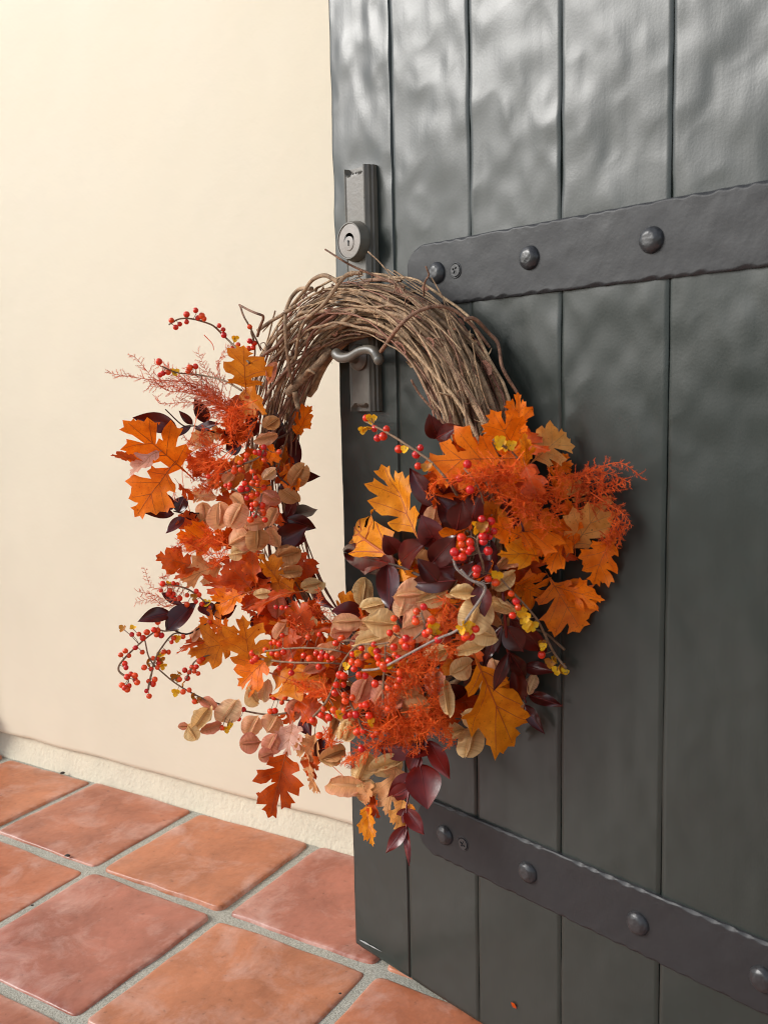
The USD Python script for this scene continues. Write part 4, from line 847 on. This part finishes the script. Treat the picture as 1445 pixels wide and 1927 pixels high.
# crop, stem points, tone, depth, branch length
FRONDS = [
 (K1, [(850, 700), (600, 590), (340, 560), (70, 535)], 2, .085, .034), (K1, [(830, 720), (560, 660), (390, 620), (240, 460), (210, 410)], 2, .085, .022), (K1, [(800, 690), (690, 560), (640, 450), (620, 400)], 2, .08, .026), (K1, [(810, 640), (760, 500), (790, 350)], 2, .08, .024),
 (K1, [(800, 740), (600, 700), (420, 740), (380, 660)], 2, .09, .028), (K1, [(860, 800), (700, 660), (520, 560), (430, 500)], 1, .09, .030), (K1, [(900, 820), (720, 740), (560, 640), (340, 600)], 1, .09, .032),
 (K1, [(900, 800), (800, 700), (700, 600), (600, 470)], 1, .09, .030), (K1, [(940, 900), (850, 860), (780, 790), (700, 760)], 0, .1, .024), (K1, [(1000, 800), (930, 780), (870, 850), (850, 960)], 0, .105, .020), (K1, [(1010, 760), (900, 740), (840, 800), (860, 930)], 0, .108, .020),
 (K1, [(990, 830), (940, 900), (920, 960), (890, 1000)], 0, .105, .018), (K1, [(850, 960), (740, 980), (640, 1010), (560, 1060)], 0, .1, .026), (K1, [(840, 1060), (740, 1080), (620, 1060), (560, 1110)], 0, .105, .026), (K1, [(830, 1120), (720, 1150), (620, 1140), (560, 1190)], 0, .105, .026),
 (K1, [(840, 1010), (780, 1110), (700, 1200), (620, 1260)], 0, .105, .026), (K1, [(800, 1000), (700, 1040), (650, 1160), (700, 1240)], 1, .1, .026), (K1, [(740, 880), (690, 930), (680, 980), (560, 980)], 1, .1, .022),
 (K1, [(760, 1530), (640, 1500), (560, 1560), (500, 1580)], 0, .108, .022), (K1, [(820, 1600), (700, 1560), (620, 1590), (520, 1570)], 0, .108, .022), (K1, [(480, 1250), (470, 1290), (500, 1330)], 2, .09, .014),
 (K2, [(780, 100), (650, 40), (560, 60), (470, 90)], 0, .108, .022), (K2, [(780, 130), (680, 130), (580, 110), (480, 80)], 0, .108, .022), (K2, [(730, 160), (640, 170), (560, 150)], 0, .1, .018), (K2, [(520, 310), (430, 380), (320, 360), (225, 355)], 2, .09, .024), (K2, [(530, 320), (420, 330), (340, 300), (265, 195)], 2, .09, .014), (K2, [(510, 400), (400, 410), (300, 390), (225, 415)], 2, .088, .018),
 (K2, [(420, 250), (380, 260), (400, 240)], 2, .085, .012), (K2, [(1360, 960), (1260, 910), (1180, 890), (1130, 870)], 0, .11, .020), (K2, [(1330, 980), (1280, 920), (1200, 930)], 0, .11, .018), (K2, [(1160, 480), (1130, 530), (1180, 570), (1160, 620)], 1, .105, .020), (K2, [(1180, 400), (1230, 440), (1280, 440), (1280, 340)], 0, .09, .016), (K2, [(1220, 470), (1290, 470), (1330, 500)], 1, .085, .016),
 (K3, [(520, 500), (600, 560), (700, 540), (690, 460)], 0, .115, .026), (K3, [(520, 520), (560, 620), (660, 620), (720, 560)], 0, .118, .026), (K3, [(490, 700), (560, 640), (640, 560), (620, 480)], 0, .118, .024), (K3, [(500, 800), (480, 700), (520, 600), (600, 560)], 0, .118, .022), (K3, [(700, 900), (720, 760), (690, 660), (640, 640)], 0, .112, .022), (K3, [(520, 860), (600, 820), (700, 830), (740, 880)], 0, .118, .024),
 (K3, [(420, 920), (520, 880), (620, 880), (740, 860)], 0, .12, .026), (K3, [(300, 900), (400, 860), (500, 840), (620, 800)], 0, .12, .028), (K3, [(560, 900), (460, 920), (340, 960), (240, 1020)], 0, .12, .030), (K3, [(520, 820), (420, 840), (320, 820), (260, 860)], 0, .118, .026), (K3, [(500, 760), (540, 840), (560, 920), (640, 940)], 0, .12, .022), (K3, [(600, 700), (650, 760), (660, 840), (600, 900)], 0, .118, .022),
 (K3, [(560, 520), (500, 600), (480, 700), (460, 800)], 0, .118, .022), (K3, [(740, 900), (785, 920), (770, 960), (735, 980)], 0, .11, .012), (K3, [(160, 860), (150, 940), (170, 1040)], 0, .112, .014), (K3, [(190, 900), (160, 960), (140, 1030)], 0, .112, .014), (K3, [(760, 180), (720, 230), (740, 290), (800, 320)], 1, .1, .022), (K3, [(700, 190), (760, 250), (800, 290), (700, 310)], 1, .1, .022), (K3, [(730, 430), (760, 470), (820, 510)], 0, .112, .016),
 (K3, [(150, 690), (80, 650), (0, 660)], 0, .11, .018), (K3, [(120, 700), (50, 690), (0, 630)], 0, .11, .016), (K3, [(720, 390), (640, 440), (560, 500), (540, 560)], 1, .108, .022), (K3, [(640, 500), (700, 620), (720, 720), (700, 800)], 1, .11, .020), (K3, [(520, 780), (640, 760), (700, 700)], 0, .118, .020), (K3, [(460, 860), (420, 780), (470, 700)], 1, .115, .02),
 (K4, [(900, 480), (760, 400), (620, 350), (500, 400), (470, 480)], 0, .112, .024), (K4, [(840, 380), (740, 340), (640, 370), (560, 350)], 0, .115, .024), (K4, [(880, 400), (780, 380), (700, 400), (610, 470)], 0, .118, .024), (K4, [(900, 330), (800, 350), (700, 340), (640, 330)], 0, .115, .022), (K4, [(960, 500), (860, 520), (780, 480), (720, 440)], 0, .118, .024),
 (K4, [(1060, 480), (960, 470), (880, 540), (800, 580)], 0, .115, .024), (K4, [(1060, 520), (980, 560), (900, 530), (840, 460)], 0, .115, .024), (K4, [(1050, 440), (980, 420), (920, 470), (850, 500)], 0, .112, .024), (K4, [(1000, 580), (1050, 500), (1060, 420), (1000, 390)], 0, .11, .022),
 (K4, [(1140, 480), (1180, 400), (1260, 370), (1390, 390)], 1, .1, .022), (K4, [(1120, 420), (1140, 360), (1190, 360), (1230, 305)], 1, .095, .018), (K4, [(1140, 500), (1220, 420), (1300, 420), (1310, 380)], 1, .1, .022), (K4, [(1150, 520), (1220, 470), (1280, 400), (1240, 360)], 1, .1, .022), (K4, [(1240, 420), (1290, 480), (1330, 560), (1350, 620)], 1, .1, .016), (K4, [(1260, 500), (1310, 540), (1320, 620), (1260, 680)], 1, .1, .016), (K4, [(1200, 380), (1150, 440), (1140, 520), (1160, 580)], 1, .1, .020), (K4, [(1280, 560), (1330, 620), (1340, 670)], 1, .1, .014), (K4, [(1240, 620), (1290, 640), (1330, 580)], 1, .1, .014)]
for k, pts, tone, R, bl in FRONDS:
    P = np.array([on(*kp(k, x, y), R + fr_.uniform(-.004, .006)) for x, y in pts]); P[1:] += fr_.normal(0, .004, (len(P) - 1, 3))
    P[:, 1] = np.where(P[:, 0] > -.01, np.minimum(P[:, 1], -.02), P[:, 1])
    put('fern_frond', frond(spline(P, 24), fr_, blen=bl, step=.0031), M_fern[tone])
    if tone != 2:
        Q = P + fr_.normal(0, .007, P.shape); Q[:, 1] = np.where(Q[:, 0] > -.01, np.minimum(Q[:, 1], -.02), Q[:, 1])
        put('fern_frond', frond(spline(Q, 24), fr_, blen=bl * .85, step=.0031), M_fern[tone if fr_.random() < .6 else 1 - tone])
# a few long loose hairs of fern stem
for k, pts in ((K1, [(650, 700, .1), (600, 900, .125), (540, 1100, .125), (545, 1240, .12), (600, 1450, .115)]), (K1, [(880, 690, .11), (840, 800, .12), (835, 900, .12), (870, 975, .11)]), (K2, [(1160, 1010, .11), (1200, 1060, .11), (1240, 1110, .11)]), (K3, [(20, 940, .1), (120, 1000, .1), (230, 1100, .095)]), (K1, [(670, 295, .09), (720, 350, .085), (730, 390, .08)])):
    stem('fern_stem', k, pts, .0007, M_fern[0])

# --- bittersweet sprigs with berries and open yellow husks
def berry_mesh(c, r, rr_):
    s = trimesh.creation.icosphere(2, 1.0); v = np.array(s.vertices)
    a = rr_.normal(size=3); a /= np.linalg.norm(a); h = v @ a
    q = v - h[:, None] * a; b1 = np.cross(a, [.3, .5, .8]); b1 /= np.linalg.norm(b1); b2 = np.cross(a, b1); an = np.arctan2(q @ b2, q @ b1)
    v = v * (1 - .055 * np.exp(-(np.sin(an * 1.5) / .22) ** 2) * (1 - h ** 4))[:, None]
    v -= a * (.10 * np.exp(-((1 - h) / .08)))[:, None]
    v *= np.array([1, 1, 1]) * rr_.uniform(.93, 1.07, 3)
    return raw(c + v * r, s.faces)
def husk_mesh(c, r, rr_):
    """three open cupped valves"""
    a = VIEW(c) + rr_.normal(0, .5, 3); a /= np.linalg.norm(a); b1 = np.cross(a, [.3, .5, .8]); b1 /= np.linalg.norm(b1); b2 = np.cross(a, b1)
    ms = []
    for k in range(3):
        ph = k * 2.094 + rr_.uniform(-.2, .2); s = np.linspace(0, 1, 6); t = np.linspace(-1, 1, 5); S, T = np.meshgrid(s, t, indexing='ij')
        wid = np.sin(math.pi * np.clip(S * .9 + .08, 0, 1)) * .62
        x = S * 1.15; y = T * wid; z = .55 * S ** 2 + .35 * T ** 2 * wid
        d = math.cos(ph) * b1 + math.sin(ph) * b2; e = np.cross(a, d)
        ms.append(raw((c + r * (d * x[..., None] + e * y[..., None] + a * z[..., None])).reshape(-1, 3), grid_faces(6, 5)))
    return join(ms)
sr = np.random.default_rng(123)
# crop, stem points (with depth), depth, stem look, berries, husks
SPRIGS = [
 (K1, [(450, 232), (520, 195), (600, 195), (720, 240), (800, 310), (880, 385), (950, 470)], .095, 0, [(468, 205), (495, 248), (520, 228), (562, 168), (562, 214), (618, 143), (632, 190), (656, 177), (670, 195), (763, 238), (788, 262), (792, 296), (880, 355), (846, 378), (838, 405)], [(862, 313)]),
 (K1, [(975, 480, .07), (985, 380, .08), (960, 270, .09)], .085, 0, [(952, 333), (980, 347), (945, 380), (972, 375), (952, 245)], []),
 (K1, [(408, 490), (500, 530), (640, 545), (790, 580), (900, 640)], .1, 0, [(392, 460), (398, 543), (415, 533), (448, 527), (572, 520), (582, 497), (617, 490), (683, 620)], [(490, 530)]),
 (K1, [(1070, 900, .06), (1040, 1000), (1000, 1060), (880, 1110), (800, 1150)], .112, 0, [(1040, 990), (988, 1022), (1012, 1025), (1038, 1030), (1042, 1068), (935, 1040), (930, 1070), (1135, 1018), (860, 1115), (855, 1140), (895, 1130), (893, 1085), (698, 1172)], [(965, 1045)]),
 (K1, [(960, 1100), (975, 1170), (960, 1250), (900, 1270), (800, 1230)], .125, 0, [(805, 1228), (825, 1242), (830, 1222), (920, 1215), (900, 1248), (937, 1250), (893, 1256), (970, 1140), (990, 1178), (970, 1212), (1005, 1196), (1001, 1222), (1040, 1240), (965, 1287), (1000, 1280), (935, 1303)], []),
 (K1, [(1030, 1280), (1010, 1340), (990, 1400), (970, 1430)], .128, 0, [(968, 1345), (990, 1340), (1030, 1350), (965, 1372), (1035, 1382), (983, 1412), (957, 1438), (1047, 1440), (1036, 1398)], []),
 (K2, [(470, 560, .08), (395, 565), (330, 570), (180, 700), (130, 780), (185, 838)], .1, 0, [(205, 585), (245, 583), (290, 572), (268, 605), (352, 515), (330, 558), (352, 562), (345, 587), (372, 590), (225, 660), (265, 685), (168, 678), (142, 700), (188, 705), (165, 750), (172, 772), (178, 825), (200, 808), (222, 818), (225, 842), (235, 857), (148, 872), (165, 887), (190, 876), (180, 898)], [(155, 552), (210, 550)]),
 (K2, [(520, 582), (440, 580), (380, 650), (340, 720), (310, 830), (300, 900)], .1, 0, [(495, 597), (430, 628), (442, 605), (385, 685), (413, 685), (325, 720), (352, 722), (357, 748), (275, 772), (350, 772), (300, 850), (325, 865), (335, 840), (288, 905), (303, 935), (315, 780)], [(370, 730), (382, 762), (290, 747), (365, 708), (465, 605)]),
 (K2, [(280, 620), (310, 730), (400, 820), (500, 890), (620, 950), (830, 1015), (980, 1040), (1080, 1030)], .1, 0, [(475, 840), (530, 900), (495, 910), (560, 965), (838, 1010), (715, 1115), (812, 1065)], [(460, 832), (490, 862), (440, 820), (470, 808), (590, 960), (545, 940), (455, 910), (740, 1120), (765, 1105)]),
 (K2, [(640, 700, .085), (560, 740), (530, 800), (515, 840)], .1, 0, [(505, 787), (545, 770), (570, 768), (530, 800), (558, 793), (580, 806), (520, 833), (590, 735), (607, 725), (700, 705)], []),
 (K2, [(660, 440, .08), (560, 350), (470, 310), (380, 300)], .1, 0, [(380, 297), (370, 335), (420, 335), (412, 355), (440, 355), (450, 384), (475, 380), (430, 370), (518, 362), (517, 415), (570, 340), (585, 360), (568, 398), (602, 415), (648, 430), (463, 300), (440, 295)], [(415, 300), (560, 372), (630, 408)]),
 (K2, [(1110, 420), (1060, 432), (1010, 425)], .112, 0, [(1022, 430), (1055, 433), (1085, 437)], []),
 (K2, [(1440, 700, .1), (1350, 675), (1200, 660), (1080, 665), (960, 682)], .122, 0, [(1058, 590), (995, 635), (1015, 628), (1040, 640), (962, 672), (1000, 692), (1030, 698), (1065, 685), (1112, 740), (1205, 600), (1268, 585), (1250, 692), (1285, 690), (1275, 716), (1310, 708), (1360, 635), (1395, 605)], [(985, 700)]),
 (K2, [(1400, 750, .1), (1300, 750), (1160, 745), (1050, 740), (920, 725)], .122, 0, [(890, 690), (912, 718), (888, 737), (1040, 775), (1108, 803), (1032, 700), (1180, 705), (1212, 722), (1320, 737), (1342, 720), (1265, 768), (905, 727)], [(920, 688), (985, 735)]),
 (K2, [(1100, 960), (1040, 955), (980, 940)], .1, 0, [(990, 935), (1010, 946), (1045, 935), (1055, 970), (990, 1020), (1015, 1020), (645, 515), (1072, 940)], []),
 (K3, [(460, 430), (400, 435), (300, 442), (230, 520), (190, 620), (140, 730), (80, 800)], .132, 0, [(385, 437), (323, 455), (277, 485), (350, 495), (273, 525), (305, 530), (285, 560), (233, 595), (213, 590), (310, 590), (340, 595), (195, 640), (190, 680), (230, 640), (235, 690), (240, 720), (275, 705), (132, 762), (182, 768), (118, 793), (75, 818), (158, 805)], [(300, 475), (375, 470), (250, 545)]),
 (K3, [(440, 440), (440, 540), (430, 640), (430, 740)], .132, 0, [(390, 635), (455, 655), (500, 645), (515, 613), (512, 578), (460, 520), (510, 505), (485, 450), (490, 490), (400, 472), (403, 500), (410, 533), (432, 545), (440, 560)], [(465, 545)]),
 (K3, [(250, 700), (290, 780), (320, 840), (340, 900)], .13, 0, [(205, 790), (235, 770), (240, 797), (265, 790), (292, 790), (320, 745), (345, 740), (455, 760), (360, 795), (295, 880), (330, 870), (380, 895), (400, 880), (322, 962), (110, 895), (305, 875)], [(365, 830), (210, 790)]),
 (K3, [(480, 380, .12), (560, 420), (640, 350), (620, 280)], .132, 0, [(635, 247), (600, 270), (592, 305), (595, 322), (485, 305), (465, 378), (497, 357), (675, 313), (657, 337), (662, 370), (645, 382), (707, 410), (545, 405), (573, 418), (527, 422), (565, 445), (545, 447), (590, 475)], [(690, 375), (680, 347), (698, 385)]),
 (K3, [(325, 567), (420, 555), (550, 490), (680, 420), (800, 365), (870, 280), (940, 170), (930, 130), (870, 110), (820, 60)], .138, 1, [(850, 390), (895, 358), (870, 395), (840, 400)], [(850, 335), (862, 352), (830, 355)]),
 (K3, [(1010, 90, .1), (1030, 110), (1110, 200), (1200, 310), (1260, 420), (1300, 490), (1350, 555)], .118, 0, [(900, 58), (903, 75), (960, 105), (998, 123), (1075, 180), (1100, 220), (1110, 250), (1082, 290), (1228, 488)], [(1150, 295), (1182, 342), (1145, 330), (1162, 345), (1225, 432), (1240, 450), (1285, 515), (1275, 528), (1305, 567), (1342, 578), (1320, 556), (1002, 90), (1120, 265)]),
 (K3, [(360, 440, .1), (290, 420), (220, 420), (190, 440)], .115, 0, [(222, 408), (195, 432)], []),
 (K3, [(1050, 230, .09), (1150, 340, .1), (1250, 380, .1), (1345, 462, .1)], .1, 0, [], []),
 (K4, [(140, 120), (210, 150), (300, 200), (440, 295), (530, 390), (580, 460, .09)], .118, 0, [(128, 123), (165, 112), (205, 160), (258, 162), (243, 195), (218, 203), (315, 253), (412, 247), (393, 278), (402, 330)], [(190, 112), (150, 162), (138, 142), (165, 155), (345, 255), (442, 340)]),
 (K4, [(700, 500, .1), (660, 400), (610, 340)], .12, 0, [(625, 322), (588, 385), (638, 437)], []),
 (K4, [(700, 820, .11), (690, 760), (670, 680), (700, 600)], .128, 0, [(690, 570), (708, 615), (725, 650), (695, 648), (697, 672), (732, 580), (745, 625), (598, 655), (597, 685), (637, 677), (640, 705), (608, 712), (590, 740), (565, 720), (602, 742), (575, 743), (718, 715), (630, 720)], [(690, 605), (670, 595), (665, 610)]),
 (K4, [(700, 880, .11), (640, 850), (580, 800), (560, 750)], .13, 1, [(668, 797), (665, 822), (718, 840), (753, 858)], [(760, 828)]),
 (K4, [(860, 300, .09), (790, 240), (740, 210)], .105, 0, [], [(770, 230), (800, 240), (820, 235), (765, 215)])]
for k, pts, R, look, bs, hs in SPRIGS:
    P = spline([on(*kp(k, *p[:2]), p[2] if len(p) > 2 else R) for p in pts], 9 * len(pts)); n = len(P)
    P = P + wob(np.linspace(0, 4, n), int(pts[0][0])) * .0016
    r0_ = .0011 if not look else .0015
    rad = np.linspace(r0_, r0_ * (1.0 if look else 1.5), n) * (1 + .18 * wob(np.linspace(0, 14, n), 9)[:, 0])
    ms = [tube(P, rad, 6)]
    items = []
    for x, y in bs + hs:
        c = on(*kp(k, x, y), R + sr.uniform(-.004, .006))
        d = np.linalg.norm(P - c, axis=1); j = int(np.argmin(d))
        items.append(c)
        if d[j] < .035:
            mid = (P[j] + c) / 2 + sr.normal(0, .0015, 3); ms.append(tube(np.stack([P[j], mid, c]), [.0006, .0005, .0006], 4, cap=False))
    sp = put('berry_sprig', join(ms), M_stem_grey if look else M_stem, smooth=True)
    big = {id(K1): .0046, id(K2): .0044, id(K3): .0048, id(K4): .0049}[id(k)]
    for c in items[:len(bs)]:
        put('berry', berry_mesh(c, big * sr.uniform(.76, 1.12), sr), M_berry[int(sr.choice(3, p=[.45, .42, .13])) if k is not K4 else int(sr.choice(3, p=[.4, .2, .4]))], sp, smooth=True)
    for c in items[len(bs):]:
        put('berry_husk', husk_mesh(c, .0062 * sr.uniform(.85, 1.15), sr), M_husk[int(sr.random() < (.6 if k is K2 else .15))], sp, smooth=True)

# ------------------------------------------------------------------ small things lying about
def crumb(x, y, r, m, lab, seed):
    d = ray(x, y); P = CAM + d * ((.003 - HT) / d[2])
    s = trimesh.creation.icosphere(2, 1.0); v = s.vertices * (1 + .7 * (meshkit.fbm(s.vertices * 1.7, 2, seed)[:, None] - .5)) * [r * 1.3, r * .8, r * .6]
    return obj('dirt_crumb', raw(v + P + [0, 0, r * .35], s.faces), m, smooth=True, label=lab, cat='crumb')
M_dirt = paint('dirt', (.035, .025, .018), .8, var=.3, vscale=200)
crumb(127, 1612, .0042, M_dirt, 'dark crumb of dirt in the grout joint left of the crossing', 3)
crumb(61, 1705, .0022, M_dirt, 'tiny black speck in the grout beside the rose tile', 5)
crumb(640, 1871, .0018, M_dirt, 'tiny dark speck on the orange tile nearest the door', 6)
crumb(118, 1456, .0046, M_dirt, 'flat dark flake on the tile at the foot of the wall', 7)
A = at(962, 1887, .0015); B = at(972, 1898, .0015)
s = np.linspace(0, 1, 5); T = np.array([-1, 0, 1.]); S, TT = np.meshgrid(s, T, indexing='ij'); Xa = B - A; Ya = np.cross(Xa / np.linalg.norm(Xa), [0, -1, 0]) * .0035
v = (A + Xa * S[..., None] + Ya * (TT * np.sin(math.pi * np.clip(S, .08, .95)))[..., None]); v[..., 1] -= .0008 * TT ** 2
fl = thing('leaf_flake', loc=D0, rotz=DROT, label='small orange leaf flake stuck to the lower part of the door', cat='leaf')
obj('blade', raw(v.reshape(-1, 3), grid_faces(5, 3)), OAK['rust'], fl)
# scuff of bare primer at the door's lower free corner
sx = np.linspace(0, 1, 24); P0, P1 = at(677, 1769, .0002), at(720, 1792, .0002); P0[1] = P1[1] = 0
ctr = P0 + (P1 - P0) * sx[:, None]; wd = .0019 * (1 - sx) ** .7 * (1 + .9 * (meshkit.noise(np.stack([sx * 11, sx * 0, sx * 0], -1), 4) - .5)) * np.clip(sx * 14, .1, 1)
q = np.stack([ctr + np.array([0, 0, 1.]) * wd[:, None], ctr - np.array([0, 0, 1.]) * wd[:, None] * .8], 1)
q[..., 1] = -.0012
obj('paint_scuff', raw(q.reshape(-1, 3), grid_faces(24, 2, flip=False)), paint('bare_primer', (.36, .36, .35), .7), door)
